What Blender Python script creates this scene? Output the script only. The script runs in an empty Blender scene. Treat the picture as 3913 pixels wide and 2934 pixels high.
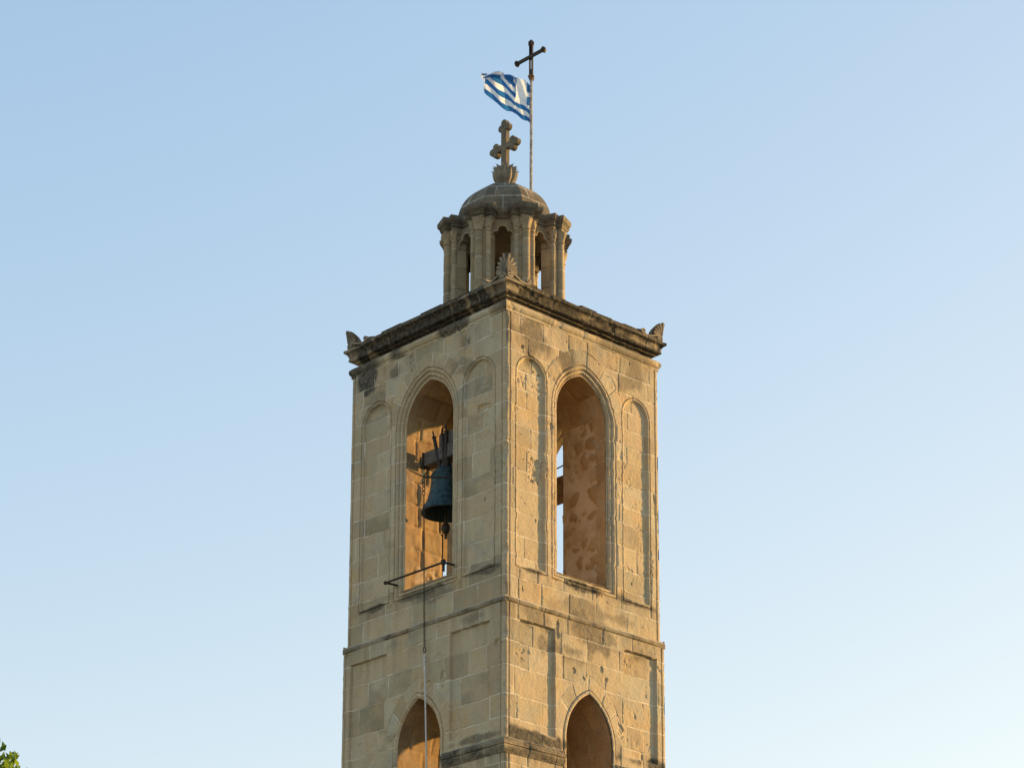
import bpy, bmesh, math, random
import numpy as np
from mathutils import Vector, Matrix

# ------------------------------------------------------------------ camera, sky, sun, exposure
S = bpy.context.scene
COL = S.collection
rad = math.radians

YAW, PITCH, ROLL = 0.00373, 0.25913, 0.00323
cy_, sy_, cp_, sp_ = math.cos(YAW), math.sin(YAW), math.cos(PITCH), math.sin(PITCH)
fwd = Vector((sy_ * cp_, cy_ * cp_, sp_)); rgt = Vector((cy_, -sy_, 0)); upv = rgt.cross(fwd)
cr_, sr_ = math.cos(ROLL), math.sin(ROLL)
rgt, upv = cr_ * rgt + sr_ * upv, -sr_ * rgt + cr_ * upv
cam_d = bpy.data.cameras.new('camera'); cam = bpy.data.objects.new('camera', cam_d); COL.objects.link(cam)
M = Matrix((rgt, upv, -fwd)).transposed().to_4x4(); M.translation = Vector((0, -38.375, 1.7)); cam.matrix_world = M
cam_d.sensor_width = 36.0; cam_d.sensor_fit = 'HORIZONTAL'
cam_d.lens = 36.0 * 9923.46 / 3913.0
cam_d.shift_y = (2955.57 - 1467.0) / 3913.0
cam_d.clip_end = 6000; cam_d.clip_start = 0.5
S.camera = cam

TH = -math.pi / 4 - 0.03147                     # direction of the sunlit face
nR = np.array([math.cos(TH), math.sin(TH), 0.0])
nL = np.array([math.cos(TH - math.pi / 2), math.sin(TH - math.pi / 2), 0.0])
SUN_OFF, SUN_EL = rad(69.0), rad(8.0)
sun_az = TH + SUN_OFF                           # math angle from +X
sdir = Vector((math.cos(sun_az) * math.cos(SUN_EL), math.sin(sun_az) * math.cos(SUN_EL), math.sin(SUN_EL)))
ld = bpy.data.lights.new('sun', 'SUN'); ld.energy = 4.7; ld.angle = rad(0.55); ld.color = (1.0, 0.590, 0.225)
sun = bpy.data.objects.new('sun', ld); COL.objects.link(sun)
sun.rotation_euler = (-sdir).to_track_quat('-Z', 'Y').to_euler(); sun.location = (60, 30, 40)

W = bpy.data.worlds.new('World'); S.world = W; W.use_nodes = True
nt = W.node_tree; nt.nodes.clear()
out = nt.nodes.new('ShaderNodeOutputWorld'); bg = nt.nodes.new('ShaderNodeBackground'); sky = nt.nodes.new('ShaderNodeTexSky')
sky.sky_type = 'NISHITA'; sky.sun_disc = False; sky.sun_elevation = SUN_EL
sky.sun_rotation = math.pi / 2 - sun_az
sky.altitude = 150; sky.air_density = 1.0; sky.dust_density = 1.0; sky.ozone_density = 1.5
bg.inputs['Strength'].default_value = 0.15
# hazy evening air: the blue of the clear-sky model is softened towards white
sep = nt.nodes.new('ShaderNodeSeparateColor'); comb = nt.nodes.new('ShaderNodeCombineColor'); nt.links.new(sky.outputs[0], sep.inputs[0])
for i_, (k_, b_) in enumerate(((1.94, 1.0), (1.16, .66), (.998, .36))):
    m1 = nt.nodes.new('ShaderNodeMath'); m1.operation = 'MULTIPLY'; m1.inputs[1].default_value = .30; nt.links.new(sep.outputs[i_], m1.inputs[0])
    m2 = nt.nodes.new('ShaderNodeMath'); m2.operation = 'POWER'; m2.inputs[1].default_value = b_; nt.links.new(m1.outputs[0], m2.inputs[0])
    if i_ == 0:                                     # red levels off near the sun like the other two
        q1 = nt.nodes.new('ShaderNodeMath'); q1.operation = 'MULTIPLY_ADD'; q1.inputs[2].default_value = 1.0
        q0 = nt.nodes.new('ShaderNodeMath'); q0.operation = 'MULTIPLY'; nt.links.new(m1.outputs[0], q0.inputs[0]); nt.links.new(m1.outputs[0], q0.inputs[1])
        nt.links.new(q0.outputs[0], q1.inputs[0]); q1.inputs[1].default_value = 1 / .81
        q2 = nt.nodes.new('ShaderNodeMath'); q2.operation = 'SQRT'; nt.links.new(q1.outputs[0], q2.inputs[0])
        m2 = nt.nodes.new('ShaderNodeMath'); m2.operation = 'DIVIDE'; nt.links.new(m1.outputs[0], m2.inputs[0]); nt.links.new(q2.outputs[0], m2.inputs[1])
    m3 = nt.nodes.new('ShaderNodeMath'); m3.operation = 'MULTIPLY'; m3.inputs[1].default_value = k_ / .30; nt.links.new(m2.outputs[0], m3.inputs[0])
    nt.links.new(m3.outputs[0], comb.inputs[i_])
nt.links.new(comb.outputs[0], bg.inputs[0]); nt.links.new(bg.outputs[0], out.inputs[0])
S.view_settings.view_transform = 'Standard'; S.view_settings.look = 'None'
S.view_settings.exposure = 1.0; S.view_settings.gamma = 1.0

# ------------------------------------------------------------------ numpy noise
def h2(ix, iy, seed):
    n = (ix.astype(np.int64) * 374761393 + iy.astype(np.int64) * 668265263 + seed * 974634777) & 0xFFFFFFFF
    n = ((n ^ (n >> 13)) * 1274126177) & 0xFFFFFFFF
    n = (n ^ (n >> 16)) & 0xFFFFFF
    return n / float(0xFFFFFF)
def vn(x, y, seed=0):
    xi, yi = np.floor(x), np.floor(y); fx, fy = x - xi, y - yi
    fx = fx * fx * (3 - 2 * fx); fy = fy * fy * (3 - 2 * fy)
    a, b, c, d = h2(xi, yi, seed), h2(xi + 1, yi, seed), h2(xi, yi + 1, seed), h2(xi + 1, yi + 1, seed)
    return (a + (b - a) * fx) * (1 - fy) + (c + (d - c) * fx) * fy - 0.5
def fbm(x, y, seed=0, oct=4):
    t, a = 0, 1.0
    for o in range(oct):
        t = t + a * vn(x * 2 ** o + 17.3 * o, y * 2 ** o - 9.1 * o, seed + o); a *= 0.5
    return t
def sstep(a, b, x):
    t = np.clip((x - a) / (b - a), 0, 1); return t * t * (3 - 2 * t)

# ------------------------------------------------------------------ object helpers
def thing(name, label, cat, loc=(0, 0, 0), group=None):
    o = bpy.data.objects.new(name, None); COL.objects.link(o); o.location = loc
    o.empty_display_size = 0.3
    o['label'] = label; o['category'] = cat
    if group: o['group'] = group
    return o
def tag(o, label, cat, group=None):
    o['label'] = label; o['category'] = cat
    if group: o['group'] = group
def root_of(o):
    while o.parent: o = o.parent
    return o
def mk(name, V, F, mat, parent=None, attrs=None, smooth=False, sharp=None, uv=None, label=None):
    """V (n,3) world coordinates, F: (m,k) array or list of tuples -> one mesh object"""
    V = np.asarray(V, dtype=np.float64)
    if parent is not None: V = V - np.array(root_of(parent).location)
    me = bpy.data.meshes.new(name)
    if isinstance(F, np.ndarray) and F.ndim == 2:
        n, k = F.shape
        me.vertices.add(len(V)); me.vertices.foreach_set('co', V.astype(np.float32).ravel())
        me.loops.add(n * k); me.loops.foreach_set('vertex_index', F.astype(np.int32).ravel())
        me.polygons.add(n)
        me.polygons.foreach_set('loop_start', (np.arange(n) * k).astype(np.int32))
        me.update(calc_edges=True); me.validate()
    else:
        me.from_pydata([tuple(v) for v in V], [], [tuple(int(i) for i in f) for f in F]); me.update()
    a0 = {'jd': 1.0, 'blk': 0.5, 'hue': 0.5, 'dirt': 0.0}
    if attrs: a0.update(attrs)
    for k_, v_ in a0.items():
        at = me.attributes.new(k_, 'FLOAT', 'POINT')
        at.data.foreach_set('value', np.broadcast_to(np.asarray(v_, dtype=np.float32), (len(V),)).copy())
    if uv is not None:
        ul = me.uv_layers.new(name='uv'); idx = np.zeros(len(me.loops), dtype=np.int32)
        me.loops.foreach_get('vertex_index', idx); ul.data.foreach_set('uv', np.asarray(uv, dtype=np.float32)[idx].ravel())
    if smooth:
        me.polygons.foreach_set('use_smooth', np.ones(len(me.polygons), dtype=bool))
        if sharp: me.set_sharp_from_angle(angle=rad(sharp))
    me.materials.append(mat)
    o = bpy.data.objects.new(name, me); COL.objects.link(o)
    if parent is not None: o.parent = parent
    if label: o['label'] = label
    return o

class MB:
    """collects shapes, built as one mesh"""
    def __init__(s): s.V, s.F, s.A = [], [], {'jd': [], 'blk': [], 'hue': [], 'dirt': []}; s.n = 0
    def add(s, V, F, **at):
        V = np.asarray(V, float); s.V.append(V); s.F += [tuple(int(i) + s.n for i in f) for f in F]; s.n += len(V)
        for k, d in (('jd', 1.0), ('blk', 0.5), ('hue', 0.5), ('dirt', 0.0)):
            s.A[k].append(np.broadcast_to(np.asarray(at.get(k, d), float), (len(V),)))
        return s
    def grid(s, G, closed=False, cap0=False, cap1=False, **at):
        """G (rows, cols, 3); closed: columns wrap"""
        r, c = G.shape[:2]; F = []
        for i in range(r - 1):
            for j in range(c if closed else c - 1):
                j2 = (j + 1) % c; F.append((i * c + j, i * c + j2, (i + 1) * c + j2, (i + 1) * c + j))
        if cap0: F.append(tuple(range(c))[::-1])
        if cap1: F.append(tuple((r - 1) * c + j for j in range(c)))
        at = {k: (v.reshape(-1) if isinstance(v, np.ndarray) else v) for k, v in at.items()}
        return s.add(G.reshape(-1, 3), F, **at)
    def tube(s, pts, r, n=8, caps=True, **at):
        P = np.asarray(pts, float); R = np.broadcast_to(np.asarray(r, float), (len(P),))
        T = np.gradient(P, axis=0); T /= np.linalg.norm(T, axis=1)[:, None] + 1e-12
        u = np.cross(T[0], [0, 0, 1.0])
        if np.linalg.norm(u) < 1e-3: u = np.cross(T[0], [1.0, 0, 0])
        G = np.zeros((len(P), n, 3)); an = np.arange(n) * 2 * np.pi / n
        for i in range(len(P)):
            u = u - T[i] * (u @ T[i]); u /= np.linalg.norm(u); w = np.cross(T[i], u)
            G[i] = P[i] + R[i] * (np.cos(an)[:, None] * u + np.sin(an)[:, None] * w)
        return s.grid(G, True, caps, caps, **at)
    def lathe(s, prof, c=(0, 0, 0), n=24, cap0=True, cap1=True, **at):
        an = np.arange(n) * 2 * np.pi / n; prof = np.asarray(prof, float)
        G = np.stack([prof[:, 0][:, None] * np.cos(an), prof[:, 0][:, None] * np.sin(an), np.repeat(prof[:, 1][:, None], n, 1)], -1) + np.array(c)
        return s.grid(G, True, cap0, cap1, **at)
    def box(s, o, ax, ay, az, bev=0.0, **at):
        """o centre, ax/ay/az half vectors; small bevel"""
        o, ax, ay, az = (np.asarray(q, float) for q in (o, ax, ay, az))
        L = [np.linalg.norm(q) for q in (ax, ay, az)]; b = [1 - min(bev / l, .45) for l in L]
        V, F = [], []
        rings = []
        for z, k in ((-1, b), (-b[2], (1, 1)), (b[2], (1, 1)), (1, b)):
            for x, y in ((-1, -b[1]), (-b[0], -1), (b[0], -1), (1, -b[1]), (1, b[1]), (b[0], 1), (-b[0], 1), (-1, b[1])):
                V.append(o + ax * x * k[0] + ay * y * k[1] + az * z)
        for i in range(3):
            for j in range(8): F.append((i * 8 + j, i * 8 + (j + 1) % 8, (i + 1) * 8 + (j + 1) % 8, (i + 1) * 8 + j))
        F.append(tuple(range(8))[::-1]); F.append(tuple(24 + j for j in range(8)))
        return s.add(V, F, **at)
    def build(s, name, mat, parent=None, smooth=True, sharp=35, label=None):
        o = mk(name, np.concatenate(s.V), s.F, mat, parent, {k: np.concatenate(v) for k, v in s.A.items()}, smooth, sharp, label=label)
        return o

# ------------------------------------------------------------------ materials
def nodes(name):
    m = bpy.data.materials.new(name); m.use_nodes = True; t = m.node_tree
    return m, t, t.nodes['Principled BSDF'], t.nodes.new, t.links.new
def attr(t, n):
    a = t.nodes.new('ShaderNodeAttribute'); a.attribute_name = n; return a.outputs['Fac']
def mathn(t, op, a, b=None, c=None, clamp=False):
    n = t.nodes.new('ShaderNodeMath'); n.operation = op; n.use_clamp = clamp
    for i, v in enumerate((a, b, c)):
        if v is None: continue
        if isinstance(v, (int, float)): n.inputs[i].default_value = v
        else: t.links.new(v, n.inputs[i])
    return n.outputs[0]
def ramp(t, fac, stops, interp='LINEAR'):
    n = t.nodes.new('ShaderNodeValToRGB'); n.color_ramp.interpolation = interp
    e = n.color_ramp.elements
    while len(e) > 1: e.remove(e[-1])
    e[0].position = stops[0][0]; e[0].color = (*stops[0][1], 1)
    for p, c in stops[1:]:
        q = e.new(p); q.color = (*c, 1)
    t.links.new(fac, n.inputs[0]); return n.outputs[0]
def mixc(t, fac, a, b, mode='MIX'):
    n = t.nodes.new('ShaderNodeMix'); n.data_type = 'RGBA'; n.blend_type = mode
    for i, v in ((0, fac), (6, a), (7, b)):
        if isinstance(v, (int, float)): n.inputs[i].default_value = v
        elif isinstance(v, tuple): n.inputs[i].default_value = (*v, 1)
        else: t.links.new(v, n.inputs[i])
    return n.outputs[2]
def noise(t, scale, detail=4, rough=.55, vec=None, dist=0):
    n = t.nodes.new('ShaderNodeTexNoise'); n.inputs['Scale'].default_value = scale; n.inputs['Detail'].default_value = detail
    n.inputs['Roughness'].default_value = rough; n.inputs['Distortion'].default_value = dist
    if vec is None:
        tc = t.nodes.get('tc') or t.nodes.new('ShaderNodeTexCoord'); tc.name = 'tc'; vec = tc.outputs['Object']
    t.links.new(vec, n.inputs['Vector']); return n.outputs['Fac']

def stone(name, tones, dark=(.055, .05, .042), mortar=(.66, .60, .50), gain=1.0, extra=0.0, bump=.5, mort=1.0, patch=.55):
    m, t, B, N, Lk = nodes(name)
    jd, blk, hue, dirt = (attr(t, k) for k in ('jd', 'blk', 'hue', 'dirt'))
    base = ramp(t, blk, tones)
    base = mixc(t, mathn(t, 'MULTIPLY', hue, .30), base, (.41, .285, .185))
    n1 = noise(t, 2.2, 5, .6); n2 = noise(t, 16, 6, .65); n3 = noise(t, 70, 4, .7)
    # warm iron-stained and cold grey patches that cross the blocks, rain streaks
    base = mixc(t, mathn(t, 'MULTIPLY', ramp(t, noise(t, 1.7, 5, .62, dist=.6), [(.50, (0, 0, 0)), (.68, (1, 1, 1))]), patch), base, (.47, .31, .15))
    mp = N('ShaderNodeMapping'); Lk(t.nodes['tc'].outputs['Object'], mp.inputs[0]); mp.inputs['Location'].default_value = (7.3, 3.1, 5.7)
    base = mixc(t, mathn(t, 'MULTIPLY', ramp(t, noise(t, 2.3, 5, .62, mp.outputs[0], .5), [(.52, (0, 0, 0)), (.70, (1, 1, 1))]), patch), base, (.33, .315, .265))
    ms = N('ShaderNodeMapping'); Lk(t.nodes['tc'].outputs['Object'], ms.inputs[0]); ms.inputs['Scale'].default_value = (9, 9, .9)
    stk = noise(t, 1.0, 5, .6, ms.outputs[0])
    v = mathn(t, 'ADD', mathn(t, 'MULTIPLY', n1, .40), mathn(t, 'MULTIPLY', n2, .50))
    v = mathn(t, 'ADD', v, mathn(t, 'MULTIPLY', n3, .40))
    v = mathn(t, 'ADD', v, mathn(t, 'MULTIPLY', stk, .30))
    v = mathn(t, 'ADD', mathn(t, 'MULTIPLY', v, 1.15), .08)
    col = mixc(t, 1.0, base, ramp(t, v, [(0.0, (.0, .0, .0)), (1.0, (1.0, 1.0, 1.0))]), 'MULTIPLY')
    # small pits and iron specks
    sp = ramp(t, noise(t, 30, 4, .65), [(.31, (1, 1, 1)), (.38, (0, 0, 0))])
    col = mixc(t, mathn(t, 'MULTIPLY', sp, .55), col, (.16, .115, .07))
    # weathering stains (mask carried by the mesh plus large patches of lichen)
    lich = ramp(t, mathn(t, 'ADD', noise(t, 5.5, 7, .7), mathn(t, 'MULTIPLY', noise(t, 1.3, 3, .5), .6)), [(.70, (0, 0, 0)), (.95, (1, 1, 1))])
    dm = mathn(t, 'MULTIPLY', dirt, mathn(t, 'ADD', mathn(t, 'MULTIPLY', n2, 1.3), .25), clamp=True)
    dm = mathn(t, 'ADD', dm, mathn(t, 'MULTIPLY', lich, extra), clamp=True)
    col = mixc(t, dm, col, dark)
    # pale mortar in the joints
    jn = mathn(t, 'ADD', jd, mathn(t, 'MULTIPLY', mathn(t, 'SUBTRACT', noise(t, 45, 3, .6), .5), .010))
    jn = mathn(t, 'ADD', jn, mathn(t, 'MULTIPLY', mathn(t, 'SUBTRACT', noise(t, 4.0, 3, .6), .45), .016))
    jm = ramp(t, mathn(t, 'MULTIPLY', jn, 20.0), [(.08, (1, 1, 1)), (.17, (0, 0, 0))])
    ja = ramp(t, noise(t, 2.6, 3, .5), [(.36, (.22, .22, .22)), (.58, (1, 1, 1))])
    jf = mathn(t, 'MULTIPLY', mathn(t, 'MULTIPLY', jm, ja), mort)
    jf = mathn(t, 'MULTIPLY', jf, mathn(t, 'SUBTRACT', 1.0, mathn(t, 'MULTIPLY', dm, .55)))
    col = mixc(t, jf, col, mortar)
    Lk(col, B.inputs['Base Color']); B.inputs['Roughness'].default_value = .92
    B.inputs['Specular IOR Level'].default_value = .2
    bp = N('ShaderNodeBump'); bp.inputs['Strength'].default_value = bump; bp.inputs['Distance'].default_value = .012
    Lk(mathn(t, 'ADD', mathn(t, 'MULTIPLY', n2, .6), mathn(t, 'MULTIPLY', n3, .45)), bp.inputs['Height'])
    Lk(bp.outputs[0], B.inputs['Normal'])
    return m

TONES = [(0.0, (.335, .282, .190)), (.2, (.400, .328, .212)), (.5, (.455, .370, .240)), (.8, (.490, .396, .258)), (1.0, (.450, .398, .288))]
M_stone = stone('sandstone_ashlar', TONES)
M_inner = stone('dark_inner_stone', [(0, (.27, .175, .085)), (.5, (.37, .25, .125)), (1, (.44, .31, .17))], mortar=(.55, .43, .30), extra=.30, dark=(.07, .05, .035))  # darker, more orange tones for opening linings and inner walls
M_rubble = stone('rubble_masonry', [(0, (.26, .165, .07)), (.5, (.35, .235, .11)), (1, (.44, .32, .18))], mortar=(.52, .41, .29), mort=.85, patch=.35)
M_corn = stone('blackened_cornice_stone', [(0, (.20, .165, .11)), (1, (.33, .265, .175))], dark=(.030, .027, .023), mort=.7)
M_lant = stone('lantern_stone', [(0, (.235, .195, .125)), (.5, (.315, .255, .165)), (1, (.365, .295, .19))], extra=.25, mortar=(.46, .41, .33), bump=.35)
M_dome = stone('lichen_dome_stone', [(0, (.105, .092, .072)), (.5, (.135, .117, .088)), (1, (.175, .145, .10))], dark=(.05, .046, .038), extra=.7, mortar=(.56, .53, .46), patch=.25)
M_ent = stone('weathered_entablature_stone', [(0, (.15, .132, .10)), (1, (.24, .205, .15))], dark=(.05, .046, .038), extra=.55, mortar=(.46, .42, .36))
M_carv = stone('carved_stone', [(0, (.16, .145, .115)), (1, (.31, .265, .195))], extra=.40, bump=.3, patch=.3)

def plain(name, col, rough=.6, metal=0.0, var=.25, scale=20, col2=None, spec=.3, bump=0.0):
    m, t, B, N, Lk = nodes(name)
    f = noise(t, scale, 5, .6)
    c2 = col2 or tuple(c * (1 - var) for c in col)
    Lk(ramp(t, f, [(.35, c2), (.65, col)]), B.inputs['Base Color'])
    B.inputs['Roughness'].default_value = rough; B.inputs['Metallic'].default_value = metal
    B.inputs['Specular IOR Level'].default_value = spec
    if bump:
        bp = N('ShaderNodeBump'); bp.inputs['Strength'].default_value = bump; bp.inputs['Distance'].default_value = .01
        Lk(f, bp.inputs['Height']); Lk(bp.outputs[0], B.inputs['Normal'])
    return m
M_iron = plain('rusty_black_iron', (.030, .026, .024), .65, .2, col2=(.045, .028, .018))
M_bronze = plain('patinated_bronze', (.034, .072, .076), .5, .25, scale=14, col2=(.010, .022, .028), bump=.3)
M_wood = plain('weathered_grey_wood', (.13, .115, .105), .85, col2=(.06, .05, .045), scale=14, bump=.4)
M_beam = plain('brown_wood', (.22, .14, .07), .85, col2=(.12, .075, .04), scale=12, bump=.4)
M_pole = plain('worn_white_paint', (.50, .47, .43), .6, scale=18, col2=(.20, .17, .15))
M_rope = plain('pale_rope', (.62, .60, .58), .8, col2=(.42, .41, .40), scale=60)
M_teal = plain('verdigris_iron', (.05, .085, .08), .7, col2=(.03, .04, .04))
M_brass = plain('rusted_collar', (.26, .14, .07), .6, .3, col2=(.10, .06, .035))

# ------------------------------------------------------------------ tower frame
A, Bh = 1.802, 1.655            # half widths: along the shaded face (s of L), along the lit face (s of R)
FACES = {                        # normal, s direction (to the right seen from outside), half length, distance
    'L': (nL, nR, A, Bh), 'R': (nR, -nL, Bh, A), 'BR': (-nL, -nR, A, Bh), 'BL': (-nR, nL, Bh, A)}
CZ = np.array([10.6, 11.0, 11.40, 11.77, 12.083, 12.437, 12.875, 13.249, 13.584, 13.905, 14.256, 14.598, 14.931, 15.305, 15.678, 15.97,
               16.35, 16.681, 16.975, 17.263, 17.56, 17.835, 18.135, 18.50])

tower = thing('bell_tower', 'tall square sandstone bell tower with arched openings and a domed lantern on top', 'bell tower')

class Arch:
    """pointed or round arch; sd() is negative inside"""
    def __init__(s, c, hw, z0, zs, k, notch=None): s.c, s.hw, s.z0, s.zs, s.k, s.R, s.notch = c, hw, z0, zs, k, hw + k, notch
    def sd(s, x, z):
        x = np.abs(x - s.c)
        up = np.hypot(x + s.k, np.maximum(z - s.zs, 0)) - s.R
        d = np.maximum(up, s.z0 - z)
        if s.notch: d = np.minimum(d, np.maximum(np.maximum(x - s.notch[0], z - s.notch[1]), s.z0 - z))
        return d
    def apex(s): return s.zs + math.sqrt(s.R ** 2 - s.k ** 2)
    def outline(s, step=.02):
        P0 = []; zb = s.z0
        if s.notch:
            P0 = [(s.c - s.notch[0], z) for z in np.arange(s.z0, s.notch[1], step)] + [(x, s.notch[1]) for x in np.arange(s.c - s.notch[0], s.c - s.hw, step)]; zb = s.notch[1]
        P = P0 + [(s.c - s.hw, z) for z in np.linspace(zb, s.zs, max(2, int((s.zs - s.z0) / step)))[:-1]]
        a1 = math.acos(s.k / s.R); n = max(6, int(a1 * s.R / step))
        P += [(s.c + s.k - s.R * math.cos(a), s.zs + s.R * math.sin(a)) for a in np.linspace(0, a1, n)]
        Q = [(2 * s.c - x, z) for x, z in P[::-1]][1:]
        return np.array(P + Q)

OUT_UP = {'L': Arch(.02, .725, 14.40, 17.20, .16), 'R': Arch(-.012, .70, 14.40, 17.195, .16)}
OPEN_UP = {'L': Arch(.02, .535, 14.58, 17.20, .16), 'R': Arch(-.012, .53, 14.56, 17.195, .16),
           'BR': Arch(-.08, .78, 14.58, 17.08, .20), 'BL': Arch(.0, .42, 14.56, 17.15, .228, (.72, 15.42))}  # mostly unseen BR arch widened to let low sun on to the L jamb
OUT_LO = {'L': Arch(-.045, .575, 10.0, 12.0, .346), 'R': Arch(.035, .555, 10.0, 12.0, .346)}
OPEN_LO = {'L': Arch(-.045, .475, 11.0, 12.0, .346), 'R': Arch(.035, .485, 11.0, 12.0, .346),
           'BR': Arch(-.20, .62, 11.0, 12.12, .30), 'BL': Arch(0, .48, 11.0, 12.0, .346)}  # mostly unseen BR arch shaped so sun falls on the lower L jamb
PAN_UP = {'L': [Arch(-1.165, .37, 14.42, 17.47, .02), Arch(1.205, .37, 14.42, 17.47, .02)],
          'R': [Arch(-1.128, .335, 14.41, 17.50, .01), Arch(1.132, .32, 14.41, 17.50, .01)]}
PAN_LO = {'L': [(-1.647, -.78, 11.93, 13.60), (.65, 1.515, 11.93, 13.60)], 'R': [(-1.385, -.672, 11.94, 13.61), (.768, 1.506, 11.94, 13.625)]}
TW = {'L': .85, 'R': 1.0, 'BR': .95, 'BL': .95}

def blocks(s, z, seed, warp=.006, wmin=.36, wmax=.74):
    """ashlar: returns joint distance, block index arrays and random tints"""
    rng = np.random.RandomState(seed)
    sw = s + warp * 1.3 * fbm(s * 3, z * 3, seed + 1, 3); zw = z + warp * fbm(s * 2.1, z * 3, seed + 2, 3) * 2.2
    row = np.clip(np.searchsorted(CZ, zw) - 1, 0, len(CZ) - 2)
    jd = np.minimum(zw - CZ[row], CZ[row + 1] - zw)
    tint = np.zeros_like(s); hue = np.zeros_like(s); jv = np.zeros(s.shape, bool)
    for r in np.unique(row):
        js = [-2.4 + rng.rand() * .5]
        while js[-1] < 2.4: js.append(js[-1] + wmin + (wmax - wmin) * rng.rand())
        js = np.array(js); m = row == r
        i = np.clip(np.searchsorted(js, sw[m]) - 1, 0, len(js) - 2)
        jv[m] = np.minimum(sw[m] - js[i], js[i + 1] - sw[m]) < jd[m]; jd[m] = np.minimum(jd[m], np.minimum(sw[m] - js[i], js[i + 1] - sw[m]))
        tt, hh = rng.rand(len(js)), rng.rand(len(js))
        tint[m] = tt[i]; hue[m] = hh[i]
    return jd, row, tint, hue, jv

def voussoirs(s, z, a, seed, step=.30):
    ang = np.arctan2(z - a.zs, s - a.c) * (a.hw + .1)
    ang = ang + .01 * fbm(s * 4, z * 4, seed, 2)
    k = np.floor(ang / step); f = ang / step - k
    return np.minimum(f, 1 - f) * step, h2(k, k * 0 + 3, seed), h2(k, k * 0 + 8, seed)

def interp(d, pts): 
    p = np.array(pts); return np.interp(d, p[:, 0], p[:, 1])

P_PAN = [(0, 0), (.004, -.022), (.014, -.022), (.018, -.003), (.034, -.001), (.052, -.014), (.056, -.038), (.067, -.038), (.073, -.046), (.3, -.046)]
P_MOUL = [(0, 0), (.004, -.024), (.016, -.024), (.020, -.004), (.045, -.001), (.066, -.018), (.070, -.044), (.082, -.044), (.087, -.028), (.112, -.026),
          (.130, -.042), (.134, -.072), (.147, -.072), (.152, -.056), (.178, -.060), (.19, -.075), (.4, -.075)]
P_HOOD = [(0, 0), (.004, -.020), (.014, -.020), (.018, .006), (.050, .012), (.075, -.004), (.1, -.03), (.3, -.03)]

PITS = {'R': [(-.99, 16.05, .16, .19, .035), (-1.32, 17.93, .035, .04, .04), (-1.05, 17.62, .02, .02, .02), (-.93, 17.60, .016, .02, .02), (-1.18, 13.15, .02, .03, .012),
              (.28, 13.20, .05, .05, .02), (-.28, 13.05, .03, .04, .02), (-.08, 12.98, .035, .03, .02), (.40, 13.06, .03, .03, .02), (1.06, 12.62, .02, .04, .015),
              (-.62, 13.63, .03, .13, .03), (-.72, 16.82, .05, .06, .025), (.70, 12.3, .07, .10, .02), (1.42, 15.0, .05, .35, .012), (.94, 14.95, .1, .05, .012),
              (-1.45, 16.9, .06, .10, .02), (1.2, 12.0, .02, .05, .02), (-1.0, 15.25, .02, .03, .015), (1.05, 14.75, .02, .03, .02), (-.1, 14.42, .30, .06, .025)],
        'L': [(1.27, 17.05, .13, .05, .028), (1.12, 16.75, .06, .05, .012), (-.35, 18.28, .05, .12, .03), (1.30, 15.55, .025, .035, .02), (1.52, 15.78, .02, .05, .015),
              (.50, 12.95, .05, .12, .03), (.15, 12.9, .12, .06, .02), (1.68, 13.22, .06, .06, .03), (-1.74, 13.76, .04, .03, .02), (.40, 13.25, .08, .09, .012),
              (-1.05, 18.05, .05, .12, .018), (-1.70, 16.65, .06, .14, .014), (.55, 14.46, .14, .03, .02), (1.72, 16.6, .05, .2, .012)]}
STAIN = {'R': [(-1.0, 18.1, .85, .30, .62), (.2, 13.70, .75, .24, .62), (.1, 14.08, 1.3, .10, .45), (.75, 18.05, .45, .25, .5), (1.0, 11.9, .6, .10, .9), (-1.0, 11.86, .7, .10, .9), (-1.15, 13.75, .35, .12, .5),
               (0, 14.44, .75, .07, .8), (-1.1, 14.42, .42, .06, .8), (1.1, 14.42, .42, .06, .8), (-.9, 13.3, .10, .14, .5), (-.35, 13.35, .35, .16, .55)],
         'L': [(-1.42, 18.28, .22, .17, .95), (-.72, 18.22, .16, .14, .6), (1.1, 18.22, .24, .17, .65), (1.5, 18.1, .2, .2, .4), (.35, 14.30, .4, .10, .5), (-1.1, 14.42, .42, .05, .75), (1.2, 14.42, .42, .05, .7),
               (0, 14.42, .7, .07, .7), (1.3, 13.72, .35, .1, .5), (.95, 17.85, .3, .12, .4), (-.75, 13.7, .35, .12, .4), (1.15, 11.85, .5, .06, .6), (-1.2, 17.85, .25, .12, .3)]}

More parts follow.
